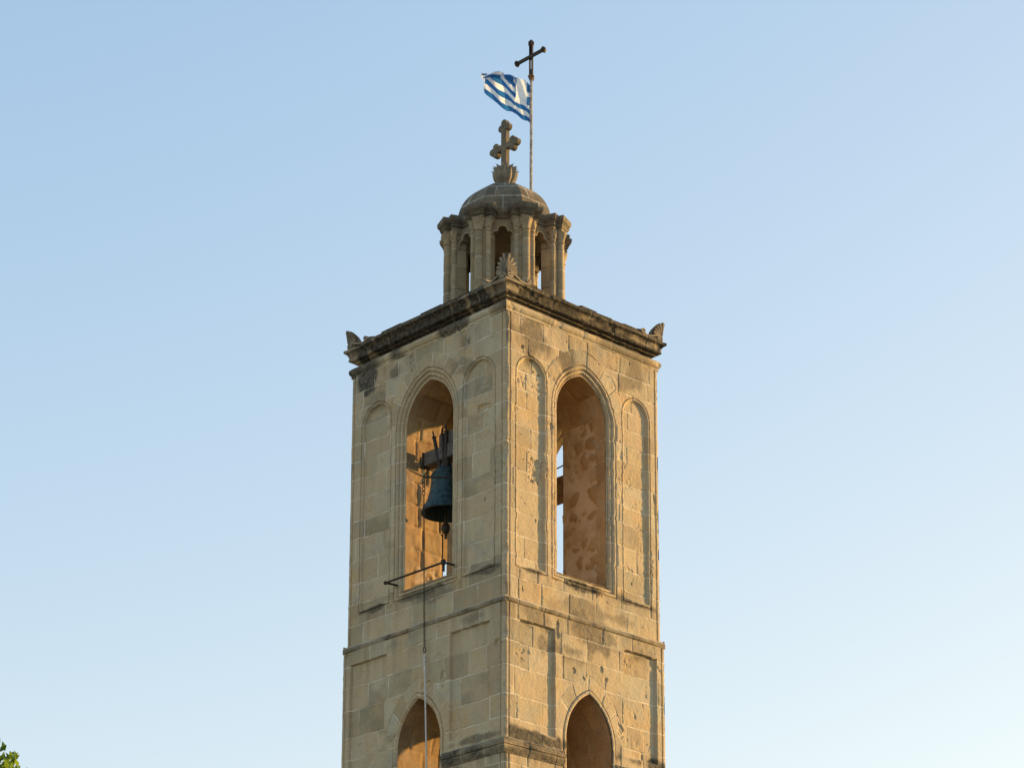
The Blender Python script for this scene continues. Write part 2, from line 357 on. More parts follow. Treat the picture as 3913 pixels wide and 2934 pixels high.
def wall_height(key, tier, S_, Z_):
    """relief of a face and its attributes"""
    n, sd, H, off = FACES[key]
    sd_seed = {'L': 11, 'R': 57, 'BR': 91, 'BL': 123}[key]
    vis = key in ('L', 'R')
    if tier == 'lo': H = H + .042
    jd, row, tint, hue, jv = blocks(S_, Z_, sd_seed)
    h = np.zeros_like(S_); reg = np.zeros(S_.shape, int)
    ed = .0045 * fbm(S_ * 9, Z_ * 9, sd_seed + 5, 3) - .016 * sstep(.30, .55, fbm(S_ * 5, Z_ * 5, sd_seed + 6, 4))   # worn and chipped edges
    if vis and tier == 'up':
        o, a = OUT_UP[key], OPEN_UP[key]
        d = -o.sd(S_, Z_) + ed
        ring = (d < 0) & (d > -.235 - .05 * vn(S_ * 6, Z_ * 6, 3)) & (Z_ > o.zs + .12)
        vj, vt, vh = voussoirs(S_, Z_, o, sd_seed)
        jd = np.where(ring, np.minimum(vj, np.abs(d + .235)), jd); tint = np.where(ring, vt, tint); hue = np.where(ring, vh, hue)
        inm = d >= 0
        sill = Z_ < a.z0 + .005
        dz = np.minimum(d, (Z_ - o.z0) * .19 / (a.z0 - o.z0) + .0)
        h = np.where(inm, interp(np.where(sill, dz, d), P_MOUL), h)
        up = inm & (Z_ > o.zs)
        jd = np.where(up, vj, jd); tint = np.where(up, vt * .5 + .3, tint); hue = np.where(up, vh, hue)
        jd = np.where(inm & ~up, np.minimum(Z_ - CZ[row], CZ[row + 1] - Z_), jd)
        tint = np.where(inm & ~up, h2(row, row * 0 + 77, sd_seed) * .5 + .3, tint)
        reg[inm] = 1
        for k, p in enumerate(PAN_UP[key]):
            d = -p.sd(S_, Z_) + ed; i = d >= 0
            low = np.clip((Z_ - p.z0) / .11, 0, 1)                 # splayed sill of the panel
            h = np.where(i, interp(np.minimum(d, np.where(Z_ - p.z0 < .12, low * .08 + .004, 9)), P_PAN), h)
            reg[i] = 2 + k
    if vis and tier == 'lo':
        o, a = OUT_LO[key], OPEN_LO[key]
        d = -o.sd(S_, Z_) + ed
        ring = (d < 0) & (d > -.20) & (Z_ > o.zs + .30)
        vj, vt, vh = voussoirs(S_, Z_, o, sd_seed + 1, .26)
        jd = np.where(ring, np.minimum(vj, np.abs(d + .20)), jd); tint = np.where(ring, vt, tint); hue = np.where(ring, vh, hue)
        inm = d >= 0
        h = np.where(inm, interp(d, P_HOOD), h); reg[inm] = 1
        up = inm & (Z_ > o.zs); jd = np.where(up, vj, jd)
        jd = np.where(inm & ~up, np.minimum(Z_ - CZ[row], CZ[row + 1] - Z_), jd)
        tint = np.where(inm, .35 + .4 * vt, tint)
        for k, (x0, x1, z0, z1) in enumerate(PAN_LO[key]):
            d = np.minimum(np.minimum(S_ - x0, x1 - S_), z1 - Z_) + ed
            i = (d >= 0) & (Z_ > z0)
            hp = interp(np.minimum(d, (Z_ - z0) * .35 + .002), [(0, 0), (.011, -.047), (1, -.047)])
            h = np.where(i, hp, h); reg[i] = 2 + k
        # string course roll and the weathered slope above it
        zc = 13.862; rr = .040
        roll = np.sqrt(np.clip(1 - ((Z_ - zc) / rr) ** 2, 0, 1)) * .026
        wear = sstep(-.25, .1, fbm(S_ * 3.1, Z_ * 1.5, sd_seed + 31, 3) + .22)
        if key == 'L': wear = wear * (1 - ((S_ > -.30) & (S_ < .42)))
        roll = roll * (.35 + .65 * wear)
        roll = roll * sstep(.01, .09, H - np.abs(S_))
        h = h + roll; reg[(np.abs(Z_ - zc) < rr + .004)] = 4
        h = np.where(Z_ > 13.895, -.06 * sstep(13.895, 13.95, Z_) + .004, h)
        # impost moulding between the openings
        zi = Z_ + .004 * fbm(S_ * 5, Z_ * 5, sd_seed + 9, 2)
        pm = interp(zi, [(11.535, 0), (11.54, .012), (11.565, .014), (11.57, .022), (11.63, .042), (11.66, .03), (11.665, .048), (11.72, .052), (11.725, .036), (11.76, .03), (11.775, 0)])
        im = (zi > 11.535) & (zi < 11.775) & (o.sd(S_, Z_) > -.02 if key == 'R' else o.sd(S_, Z_) > -.02)
        h = np.where(im, pm, h); reg[im] = 5
    # dressed corner bead
    t = H - np.abs(S_); r = .052
    bead = t < .098
    if True:
        hb = np.where(t < r, -(r - np.sqrt(np.clip(r * r - (r - t) ** 2, 0, None))), 0)
        hb = hb + np.where((t > .078) & (t < .098), -.017, 0)
        keep = (reg == 5) | (reg == 4) | (Z_ > 13.895 if tier == 'lo' else False)
        h = np.where(bead & ~keep, hb, h)
        jb = np.minimum(Z_ - CZ[row], CZ[row + 1] - Z_)
        jd = np.where(bead, jb, jd); tint = np.where(bead, .45 + .35 * h2(row, row * 0 + 5, 7), tint); hue = np.where(bead, h2(row, row * 0 + 6, 7), hue)
    cut_ = .052 * (1 - 1 / math.sqrt(2))
    cid = np.where((S_ > 0) == (key in ('L', 'BL')), 1, 2) if key in ('L', 'R') else np.zeros(S_.shape, int)
    chp = (.016 * sstep(.10, .5, fbm(Z_ * 4.5, cid * 7.7, 201, 4)) + .007 * fbm(Z_ * 9, cid * 3.3, 202, 3)) * (cid > 0)
    wch = np.clip(1 - (t - cut_) / .04, 0, 1) * chp
    h = h - wch
    # block faces slightly out of plane, recessed joints, tooled surface
    if vis:
        lvl = (tint * 7.31 % 1 - .5) * .006
        h = h + np.where(bead, 0, lvl)
        jw = jd - .013 * sstep(.12, .5, fbm(S_ * 5, Z_ * 5, sd_seed + 44, 4)); jw = np.maximum(jw, 0)
        jg = np.exp(-(jw / np.where(jv & (reg == 0), .008, .0065)) ** 2) * np.where(jv & (reg == 0), 1.5, 1.0)
        dep = .0035 + .006 * sstep(-.1, .35, fbm(S_ * 1.7, Z_ * 1.7, sd_seed + 40, 3))
        h = h - jg * dep
        h = h + .0046 * fbm(S_ * 7, Z_ * 7, sd_seed + 20, 5) + .0030 * fbm(S_ * 38, Z_ * 38, sd_seed + 21, 2)
        er = sstep(.22 if key == 'L' else .36, .58, fbm(S_ * 2.3, Z_ * 2.3, sd_seed + 60, 4)) * sstep(-.2, .3, fbm(S_ * 18, Z_ * 18, sd_seed + 61, 3))
        h = h - .012 * er
        for x, z, wx, wz, dp in PITS[key]:
            q = ((S_ - x) / wx) ** 2 + ((Z_ - z) / wz) ** 2
            q = q * (1 + 1.1 * fbm(S_ * 20, Z_ * 20, sd_seed + 70, 3))
            h = h - dp * sstep(1.25, .75, q) * (.75 + .6 * fbm(S_ * 30, Z_ * 30, 5, 2))
        # scattered small pock marks
        pk = vn(S_ * 13, Z_ * 13, sd_seed + 80); h = h - .010 * sstep(.455, .49, pk)
    dirt = np.zeros_like(S_)
    for x, z, wx, wz, am in STAIN.get(key, []):
        q = np.sqrt(((S_ - x) / wx) ** 2 + ((Z_ - z) / wz) ** 2) + 1.5 * fbm(S_ * 3.5, Z_ * 2.2, sd_seed + 90, 5) + .9 * (tint - .5)
        dirt = np.maximum(dirt, 1.15 * am * sstep(1.3, .4, q))
    for zt, ln, am in ((13.82, .45, .55 if key == 'R' else .40), (14.41, .30, .45), (18.42, .40, .45), (11.54, .3, .6)):
        g_ = zt - Z_; run_ = sstep(0, .02, g_) * np.exp(-np.maximum(g_, 0) / (ln * (.35 + .9 * h2(np.floor(S_ * 9 + 2 * vn(S_ * 3, S_ * 0, 4)), S_ * 0, sd_seed + 8))))
        dirt = np.maximum(dirt, am * run_ * np.clip(.55 + 1.1 * fbm(S_ * 11, Z_ * 1.1, sd_seed + 95, 4), 0, 1))
    # a few whole blocks are darker than the rest
    dk = (tint * 13.7 % 1) > .90
    dirt = np.maximum(dirt, np.where(dk & (jd > 0), .34 * sstep(-.35, .45, fbm(S_ * 3, Z_ * 4, 3, 4)), 0))
    dirt = np.where(reg == 4, np.maximum(dirt, .62 + .5 * fbm(S_ * 4, Z_ * 9, 8, 3)), dirt)
    dirt = np.where(reg == 5, np.maximum(dirt, .85 + .5 * fbm(S_ * 4, Z_ * 9, 9, 3)), dirt)
    shift = -wch * np.sign(S_)
    if vis:
        cut = .052 * (1 - 1 / math.sqrt(2)); keep = (reg == 5) | (reg == 4) | (Z_ > 13.895 if tier == 'lo' else False)
        shift = np.where(keep, np.clip(1 - (t - cut) / .07, 0, 1) * (h + cut) * np.sign(S_), shift)
    jd = np.where(jv & (reg != 1) & (key == 'R'), jd + .0050, jd)
    return h, reg, jd, tint, hue, np.clip(dirt, 0, 1), shift

REGN = {0: 'wall', 1: 'arch_surround', 2: 'blind_panel', 3: 'blind_panel', 4: 'string_course', 5: 'impost_moulding'}
def wall_face(key, tier, z0, z1, cell):
    n, sd, H, off = FACES[key]
    a = (OPEN_UP if tier == 'up' else OPEN_LO)[key]
    if tier == 'lo': H, off = H + .042, off + .042
    cut = .052 * (1 - 1 / math.sqrt(2))
    # on the two visible faces the grid ends where the rounded corner crosses 45 degrees
    sL = -(H - cut); sR = H - cut
    ns, nz = int((sR - sL) / cell) + 1, int((z1 - z0) / cell) + 1
    s = np.linspace(sL, sR, ns); z = np.linspace(z0, z1, nz)
    if cell > .02:
        e_ = np.linspace(0, .05, 8)[:-1]; s = np.concatenate([sL + e_, np.linspace(sL + .05, sR - .05, ns), sR - e_[::-1]]); ns = len(s)
    Sg, Zg = np.meshgrid(s, z)
    inside = a.sd(Sg, Zg)
    # snap the vertices next to the opening on to its outline
    e = 1e-4
    gx = (a.sd(Sg + e, Zg) - a.sd(Sg - e, Zg)) / (2 * e); gz = (a.sd(Sg, Zg + e) - a.sd(Sg, Zg - e)) / (2 * e)
    near = np.abs(inside) < cell * .75
    Sn = np.where(near, Sg - inside * gx, Sg); Zn = np.where(near, Zg - inside * gz, Zg)
    neg = (inside < -1e-6) & ~near
    q = neg[:-1, :-1] | neg[1:, :-1] | neg[:-1, 1:] | neg[1:, 1:]
    allin = (inside[:-1, :-1] < cell * .76) & (inside[1:, :-1] < cell * .76) & (inside[:-1, 1:] < cell * .76) & (inside[1:, 1:] < cell * .76)
    cen = a.sd((Sg[:-1, :-1] + Sg[1:, 1:]) / 2, (Zg[:-1, :-1] + Zg[1:, 1:]) / 2)
    keepq = ~q & ~(allin & (cen < 0))
    h, reg, jd, tint, hue, dirt, sh = wall_height(key, tier, Sn, Zn); Sn = Sn + sh
    P = n * (off + h)[..., None] + sd * Sn[..., None] + np.array([0, 0, 1.0]) * Zn[..., None]
    idx = np.arange(ns * nz).reshape(nz, ns)
    Q = np.stack([idx[:-1, :-1], idx[:-1, 1:], idx[1:, 1:], idx[1:, :-1]], -1)
    rq = np.max(np.stack([reg[:-1, :-1], reg[1:, 1:]], 0), 0)
    par = None
    for r in sorted(REGN):
      m = keepq & (rq == r)
      if True:
        if not m.any(): continue
      for side in ((-1, 1) if r == 5 else (0,)):
        f = Q[m & (np.sign((Sn[:-1, :-1] + Sn[1:, 1:]) / 2 - a.c) == side)] if side else Q[m]; u, inv = np.unique(f, return_inverse=True); f = inv.reshape(f.shape)
        at = {k: v.reshape(-1)[u] for k, v in (('jd', jd), ('blk', tint), ('hue', hue), ('dirt', dirt))}
        o = mk(REGN[r], P.reshape(-1, 3)[u], f, M_stone, tower if par is None else par, at, smooth=True, sharp=42)
        if par is None: par = o
    return par

def reveal(key, tier, d0, parent, cell=.022):
    """lining of an opening through the wall: dressed stone in front, rubble behind"""
    n, sd, H, off = FACES[key]; a = (OPEN_UP if tier == 'up' else OPEN_LO)[key]
    if tier == 'lo': off = off + .042
    O = a.outline(cell); c = np.concatenate([[0], np.cumsum(np.linalg.norm(np.diff(O, axis=0), axis=1))])
    # outward normals of the outline (into the masonry)
    tg = np.gradient(O, axis=0); tg /= np.linalg.norm(tg, axis=1)[:, None]; N2 = np.stack([-tg[:, 1], tg[:, 0]], -1)
    D = np.arange(d0, TW[key] + .001, cell); Ln, Dp = np.meshgrid(c, D)
    seed = {'L': 5, 'R': 6, 'BR': 7, 'BL': 8}[key] + (10 if tier == 'lo' else 0)
    rng = np.random.RandomState(seed)
    Zp = np.repeat(O[:, 1][None], len(D), 0)
    rub = (Dp > .27 + .05 * vn(Ln * 3, Dp * 0, seed)) & (Zp < (a.zs + .15 if key != 'L' else 15.05 + .2 * vn(Dp * 4, Dp * 0, 3)))
    if tier == 'lo': rub = rub & (Zp < 0)
    # rounded field stones
    pts = []; 
    for i in range(int(c[-1] / .27)):
        for j in range(4): pts.append(((i + .5 + .8 * (rng.rand() - .5)) * .27, .30 + (j + .5 + .8 * (rng.rand() - .5)) * .20))
    pts = np.array(pts); sc = .8 + .5 * rng.rand(len(pts))
    wx = Ln + .03 * fbm(Ln * 9, Dp * 9, seed, 2); wy = Dp + .03 * fbm(Ln * 9, Dp * 9, seed + 3, 2)
    dist = np.sqrt((wx[..., None] - pts[:, 0]) ** 2 + (wy[..., None] - pts[:, 1]) ** 2) / sc
    di = np.argsort(dist, -1)[..., :2]; f1 = np.take_along_axis(dist, di[..., :1], -1)[..., 0]; f2 = np.take_along_axis(dist, di[..., 1:2], -1)[..., 0]
    show = (h2(di[..., 0], di[..., 0] * 0, seed + 4) > .30)
    show = show & (fbm(Ln * 7, Dp * 7, seed + 12, 4) > -.28)
    sj = np.where(show, np.clip((f2 - f1) * .5 - .018, 0, 1) * .5, 0)
    hr = .022 * sstep(.0, .05, (f2 - f1) * .5 - .02) * show + .012 * fbm(Ln * 14, Dp * 14, seed, 4)
    # ashlar
    row_len = .36
    k1 = np.floor(Ln / row_len); off_ = h2(k1, k1 * 0, seed) * .5
    k2 = np.floor((Dp + off_) / .42); aj = np.minimum(np.minimum(Ln - k1 * row_len, (k1 + 1) * row_len - Ln), np.minimum((Dp + off_) - k2 * .42, (k2 + 1) * .42 - (Dp + off_)))
    at_ = h2(k1, k2, seed + 2)
    rg = np.clip((Dp - .2) / .05, 0, 1) * (1.0 if tier == 'up' else .4); hs = -(.006 + .016 * rg) * np.exp(-(aj / (.011 + .006 * rg)) ** 2) + (.004 + .008 * rg) * fbm(Ln * 8, Dp * 8, seed + 5, 5) + (at_ - .5) * .020 * rg
    hh = np.where(rub, hr - .006, hs) * np.clip((Dp - d0) / .03, 0, 1)
    jd = np.where(rub, sj, aj); tint = np.where(rub, h2(di[..., 0], di[..., 0] * 0 + 1, seed), at_)
    X = O[:, 0][None] - N2[:, 0][None] * (-hh) * 1.0; Zz = O[:, 1][None] - N2[:, 1][None] * (-hh)
    X = O[:, 0][None] - 0 * hh; 
    # move the surface towards the void by hh (N2 points left of the path = outwards for this winding)
    X = O[:, 0][None] - N2[:, 0][None] * hh; Zz = O[:, 1][None] - N2[:, 1][None] * hh
    P = n * (off - Dp)[..., None] + sd * X[..., None] + np.array([0, 0, 1.0]) * Zz[..., None]
    r_, c_ = Ln.shape; idx = np.arange(r_ * c_).reshape(r_, c_)
    F = np.stack([idx[:-1, :-1], idx[1:, :-1], idx[1:, 1:], idx[:-1, 1:]], -1).reshape(-1, 4)
    rb = rub.reshape(-1)
    at = dict(jd=jd.reshape(-1), blk=tint.reshape(-1), hue=h2(di[..., 0], di[..., 0] * 0 + 9, seed).reshape(-1) * .6, dirt=0.0)
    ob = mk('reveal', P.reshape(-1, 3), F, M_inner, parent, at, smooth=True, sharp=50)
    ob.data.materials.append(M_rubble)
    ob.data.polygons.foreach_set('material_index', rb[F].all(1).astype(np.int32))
    # sill slab
    sl = MB(); zs = a.z0
    xs = np.linspace(a.c - a.hw - .03, a.c + a.hw + .03, 50); ds = np.linspace(d0 - .02, TW[key], 30); Xs, Ds = np.meshgrid(xs, ds)
    Zs = zs - .002 + .012 * fbm(Xs * 6, Ds * 6, seed, 4) - .02 * np.exp(-((Ds - d0) / .05) ** 2)
    G = n * (off - Ds)[..., None] + sd * Xs[..., None] + np.array([0, 0, 1.0]) * Zs[..., None]
    sl.grid(G, dirt=.35, blk=.5); sl.build('sill', M_stone, parent)
    return ob

def inner_face(key, tier, z0, z1, parent):
    n, sd, H, off = FACES[key]; a = (OPEN_UP if tier == 'up' else OPEN_LO)[key]
    if tier == 'lo': off, H = off + .042, H + .042
    cell = .05; Hi = H - .95
    O = a.outline(.05)
    # quads between the arch outline and the rectangle round it
    V, F = [], []
    for x, z in O:
        V.append((x, z)); 
    nO = len(O)
    for x, z in O:
        if z <= a.zs: V.append((-Hi if x < a.c else Hi, z))
        else:
            V.append((min(max(a.c + (x - a.c) * (Hi / a.hw), -Hi), Hi), z1 if True else z))
    for i in range(nO - 1): F.append((i, nO + i, nO + i + 1, i + 1))
    k = len(V); V += [(-Hi, z0), (Hi, z0), (Hi, a.z0), (-Hi, a.z0)]; F.append((k, k + 1, k + 2, k + 3))
    V = np.array(V); P = n * (off - TW[key]) + sd * V[:, :1] + np.array([0, 0, 1.0]) * V[:, 1:]
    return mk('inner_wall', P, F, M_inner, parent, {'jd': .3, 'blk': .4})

for key in ('L', 'R', 'BR', 'BL'):
    vis = key in ('L', 'R')
    w = wall_face(key, 'up', 13.93, 18.46, .008 if vis else .05)
    reveal(key, 'up', .068 if vis else 0.0, w); inner_face(key, 'up', 14.3, 18.35, w)
    w = wall_face(key, 'lo', 11.0, 13.95, .008 if vis else .05)
    reveal(key, 'lo', .022 if vis else 0.0, w); inner_face(key, 'lo', 10.8, 14.05, w)

# floors inside and the plain shaft below the picture
b = MB(); ez = np.array([0, 0, 1.0])
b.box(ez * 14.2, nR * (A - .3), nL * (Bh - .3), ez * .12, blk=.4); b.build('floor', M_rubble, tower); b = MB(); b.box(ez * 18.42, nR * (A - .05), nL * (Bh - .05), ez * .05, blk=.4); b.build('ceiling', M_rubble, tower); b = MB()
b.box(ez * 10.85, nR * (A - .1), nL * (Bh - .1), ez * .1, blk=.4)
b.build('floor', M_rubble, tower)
for key in ('L', 'R', 'BR', 'BL'):
    n, sd, H, off = FACES[key]; H, off = H + .03, off + .03
    s = np.linspace(-H, H, 60); z = np.linspace(0, 11.0, 180); Sg, Zg = np.meshgrid(s, z)
    zz = Zg * 1.0; kz = np.floor(Zg / .4); ks = np.floor((Sg + h2(kz, kz * 0, 3)) / .6)
    P = n * off + sd * Sg[..., None] + ez * Zg[..., None]
    b = MB(); b.grid(P, blk=h2(kz, ks, 4), jd=1.0); b.build('wall', M_stone, tower)

# ------------------------------------------------------------------ cornice, bed moulding, roof
def band(name, prof, mat, seed, dirtf, wear=.004, step=.02, z_ref=0.0):
    """moulding swept round the rectangle, prof: list of (overhang, z) from bottom to top"""
    pr = np.array(prof); L_ = np.concatenate([[0], np.cumsum(np.linalg.norm(np.diff(pr, axis=0), axis=1))])
    u = np.unique(np.concatenate([np.arange(0, L_[-1], .009), L_])); e = np.interp(u, L_, pr[:, 0]); zz = np.interp(u, L_, pr[:, 1])
    mb = MB()
    for fi, key in enumerate(('L', 'R', 'BR', 'BL')):
        n, sd, H, off = FACES[key]
        st = step if key in ('L', 'R') else .1
        t = np.linspace(-1, 1, int(2 * H / st)); Tg, Ug = np.meshgrid(t, u)
        E = np.interp(Ug, u, e); Z = np.interp(Ug, u, zz)
        s = Tg * (H + E)
        fade = np.clip((1 - np.abs(Tg)) * H / .05, 0, 1)
        w = wear * 2.2 * fbm(s * 5 + fi * 31, Ug * 9, seed, 5) + wear * .8 * fbm(s * 30 + fi * 31, Ug * 30, seed + 1, 2)
        chip = sstep(.30, .48, fbm(s * 3.7 + fi * 11, Ug * 7, seed + 7, 4)) * wear * 5
        rng = np.random.RandomState(seed + fi); js = np.cumsum(.45 + .35 * rng.rand(14)) - H - .3
        k = np.clip(np.searchsorted(js, s + .008 * fbm(s * 9, Ug * 9, seed + 4, 2)), 1, len(js) - 1)
        jd = np.minimum(np.abs(s - js[k - 1]), np.abs(js[k] - s))
        E2 = E + (w - chip - .008 * np.exp(-(jd / .010) ** 2)) * fade
        s2 = s
        Z2 = Z + .006 * fbm(s * 2 + fi * 5, s * 0, seed + 2, 3) * fade
        G = n * (off + E2)[..., None] + sd * s2[..., None] + ez * Z2[..., None]
        mb.grid(G, jd=jd, blk=h2(k, k * 0 + fi, seed), hue=h2(k, k * 0 + fi, seed + 3), dirt=np.clip(dirtf(key, s, Z), 0, 1))
    return mb.build(name, mat, tower, smooth=True, sharp=40)

def d_bed(key, s, z):
    base = .95 * sstep(-.02, .30, fbm(s * 1.6 + (3 if key == 'L' else 40), z * 2, 71, 3))
    if key == 'L': base = np.maximum(base, .95 * sstep(-1.0, -1.25, s))
    else: base = base * .55
    return base
band('bed_moulding', [(-.02, 18.425), (.004, 18.43), (.006, 18.475), (.020, 18.485), (.034, 18.515), (.038, 18.545), (.030, 18.575), (.006, 18.598), (-.03, 18.612), (-.085, 18.622)], M_stone, 300, d_bed, .003)
def d_corn(key, s, z):
    H = FACES[key][2]
    if key == 'L':
        pale = np.maximum(sstep(.30, .12, H - s), sstep(.27, .12, H + s))
        base = 1.15 - .55 * pale - .85 * sstep(.12, .5, fbm(s * 6, z * 2.2, 74, 5))
        base = base - .35 * sstep(18.87, 18.9, z)
    else:
        zz = z + .022 * fbm(s * 5, z * 3, 79, 3)
        q = sstep(18.755, 18.785, zz) * sstep(18.862, 18.835, zz)
        base = 1.25 - 1.15 * q * (.25 + .85 * sstep(-.25, .35, fbm(s * 2.6, z * 7, 76, 4))) - .5 * sstep(-1.40, -1.46, s)
        base = base - .55 * sstep(18.87, 18.885, z) * (.5 + fbm(s * 2, z, 5, 3)) - .55 * sstep(18.682, 18.69, z) * sstep(18.715, 18.708, z)
    return base
band('cornice', [(-.10, 18.60), (-.075, 18.615), (-.075, 18.665), (-.060, 18.678), (-.026, 18.686), (-.026, 18.708), (-.012, 18.712), (.030, 18.722), (.042, 18.732), (.044, 18.748), (.036, 18.756),
                 (.034, 18.775), (.038, 18.80), (.048, 18.825), (.064, 18.848), (.080, 18.862), (.084, 18.866), (.099, 18.872), (.102, 18.90), (.098, 18.918), (-.25, 18.925)], M_corn, 320, d_corn, .0035, .015)

rng = random.Random(4)
b = MB()
for key in ('L', 'R', 'BR', 'BL'):
    n, sd, H, off = FACES[key]; s0 = -H - .02
    while s0 < H:
        s1 = min(s0 + rng.uniform(.28, .5), H + .02); th = rng.uniform(.03, .055); up = rng.uniform(0, .012); ev = rng.uniform(.04, .072)
        pts = []
        for zz in (0, 1):
            for s_, d_ in ((s0 + .004, ev), (s1 - .004, ev + rng.uniform(-.012, .012)), (s1, -.72), (s0, -.72)):
                f = 1.0 if d_ > -.5 else (H - .72) / H
                pts.append(n * (off + d_) + sd * s_ * f + ez * (18.928 + up + (th if zz else 0) + (0 if d_ > -.5 else .20)))
        b.add(pts, [(3, 2, 1, 0), (4, 5, 6, 7), (0, 1, 5, 4), (1, 2, 6, 5), (2, 3, 7, 6), (3, 0, 4, 7)], dirt=.8 + .2 * rng.random(), blk=rng.random())
        s0 = s1
b.box(ez * 19.13, nR * 1.12, nL * .97, ez * .10, dirt=.6)
b.build('roof', M_corn, tower, smooth=False)

# ------------------------------------------------------------------ lantern
LR = TH + math.pi / 4 - .012                     # bay axes follow the tower's corner axis
def pol(r, a, z): return np.array([r * math.cos(a), r * math.sin(a), z])
b = MB()
an = LR - math.pi / 2 + math.pi / 8 + np.arange(8) * math.pi / 4
prof = [(1.10, 19.05), (1.10, 19.36), (1.075, 19.38), (1.05, 19.40), (.62, 19.405)]
G = np.array([[pol(r, a, z) for a in an] for r, z in prof]); b.grid(G, True, False, True, dirt=.4, blk=.4)
lantern = b.build('lantern', M_lant, tower, smooth=False)

PIER = [LR - math.pi / 2 + math.pi / 8 + i * math.pi / 4 for i in range(8)]
def frame(a): return np.array([math.cos(a), math.sin(a), 0]), np.array([-math.sin(a), math.cos(a), 0])
for i, a in enumerate(PIER):
    er, et = frame(a); mb = MB()
    Zs = np.unique(np.concatenate([np.arange(19.46, 20.53, .010), [20.53]]))
    for (ro, to, R, sh) in ((.975, 0, .062, 0), (.90, .128, .047, .13), (.90, -.128, .047, .21)):
        jz = np.array([19.40, 19.67 + sh * .6, 20.03 + sh * .7, 20.35 + sh * .4, 20.9]) + .02 * (i % 3)
        jd = np.min(np.abs(Zs[:, None] - jz), 1); kb = np.searchsorted(jz, Zs)
        n = 16; th = np.arange(n) * 2 * np.pi / n
        wear = 1 + .03 * np.array([[math.sin(3 * z * 7 + t * 2 + i) for t in th] for z in Zs]) * .5
        Rr = R - .005 * np.exp(-(jd / .012) ** 2)[:, None]
        G = er * ro + et * to + (Rr * wear)[..., None] * (np.cos(th)[None, :, None] * er + np.sin(th)[None, :, None] * et) + ez * Zs[:, None, None]
        J = np.repeat(jd[:, None], n, 1); Bk = np.repeat(h2(kb, kb * 0 + i, 11 + int(sh * 100))[:, None], n, 1)
        mb.grid(G, True, jd=J * .72, blk=Bk, hue=np.repeat(h2(kb, kb * 0 + i, 31)[:, None], n, 1) * .5)
        # moulded base
        c = er * ro + et * to
        mb.lathe([(R * 1.55, 19.40), (R * 1.55, 19.42), (R * 1.35, 19.432), (R * 1.4, 19.447), (R * 1.02, 19.475)], c, 16, blk=.5)
    # core of the pier with its jambs, jointed in courses
    for z0, z1 in ((19.40, 19.72), (19.722, 20.08), (20.082, 20.40), (20.402, 20.55)):
        mb.box(er * .815 + ez * (z0 + z1) / 2, er * .105, et * (.163), ez * (z1 - z0) / 2, .006, blk=rng.random(), hue=.4 * rng.random(), jd=1.0)
        mb.box(er * .875 + ez * (z0 + z1) / 2, er * .075, et * (.10), ez * (z1 - z0) / 2, .006, blk=rng.random(), jd=1.0)
    pier = mb.build('pier', M_lant, lantern)
    # capital: flared bells with a leaf edge, then the stepped abacus
    cb = MB()
    for (ro, to, R) in ((.975, 0, .062), (.90, .128, .047), (.90, -.128, .047)):
        c = er * ro + et * to; n = 24; th = np.arange(n) * 2 * np.pi / n; rows = []
        for z, k, lf in ((20.50, 1.0, 0), (20.512, 1.22, 0), (20.525, 1.22, 0), (20.535, 1.05, 0), (20.56, 1.08, .05), (20.60, 1.20, .12), (20.64, 1.40, .14), (20.675, 1.62, .08), (20.70, 1.72, 0)):
            rr = R * (k + lf * np.cos(4 * th))
            rows.append(c + rr[:, None] * (np.cos(th)[:, None] * er + np.sin(th)[:, None] * et) + ez * z)
        cb.grid(np.array(rows), True, True, True, blk=.55)
    cb.box(er * .885 + ez * 20.632, er * .075, et * .168, ez * .072, .012, blk=.45)
    cb.box(er * .945 + ez * 20.640, er * .060, et * .085, ez * .064, .012, blk=.45)
    cb.build('capital', M_lant, lantern)

def ent_outline(e, rf=1.035, w1=.085, w2=.205, st=.085, ap=.80):
    P = []
    for a in PIER:
        er, et = frame(a); t8 = math.pi / 8; W2 = w2 + e; W1 = w1 + e; F = rf + e
        rb = (ap + e - W2 * math.sin(t8)) / math.cos(t8)
        for r_, t_ in ((rb, -W2), (F - st, -W2), (F - st, -W1), (F, -W1), (F, W1), (F - st, W1), (F - st, W2), (rb, W2)):
            P.append(er * r_ + et * t_)
    return np.array(P)
def ent(name, prof, mat, **at):
    mb = MB(); G = np.array([ent_outline(e) + ez * z for e, z in prof]); mb.grid(G, True, True, True, **at)
    return mb.build(name, mat, lantern, smooth=False)
ent('abacus', [(-.01, 20.665), (.0, 20.68), (.0, 20.70), (.012, 20.712), (.016, 20.735), (.0, 20.738)], M_lant, blk=.5, dirt=.15)
ent('entablature', [(.0, 20.737), (.0, 20.752), (.022, 20.772), (.028, 20.792), (.028, 20.812), (.040, 20.815), (.040, 20.838), (.054, 20.842), (.066, 20.872), (.070, 20.90), (.070, 20.935), (.045, 20.952), (-.12, 20.985)], M_ent, blk=.45, dirt=.25)

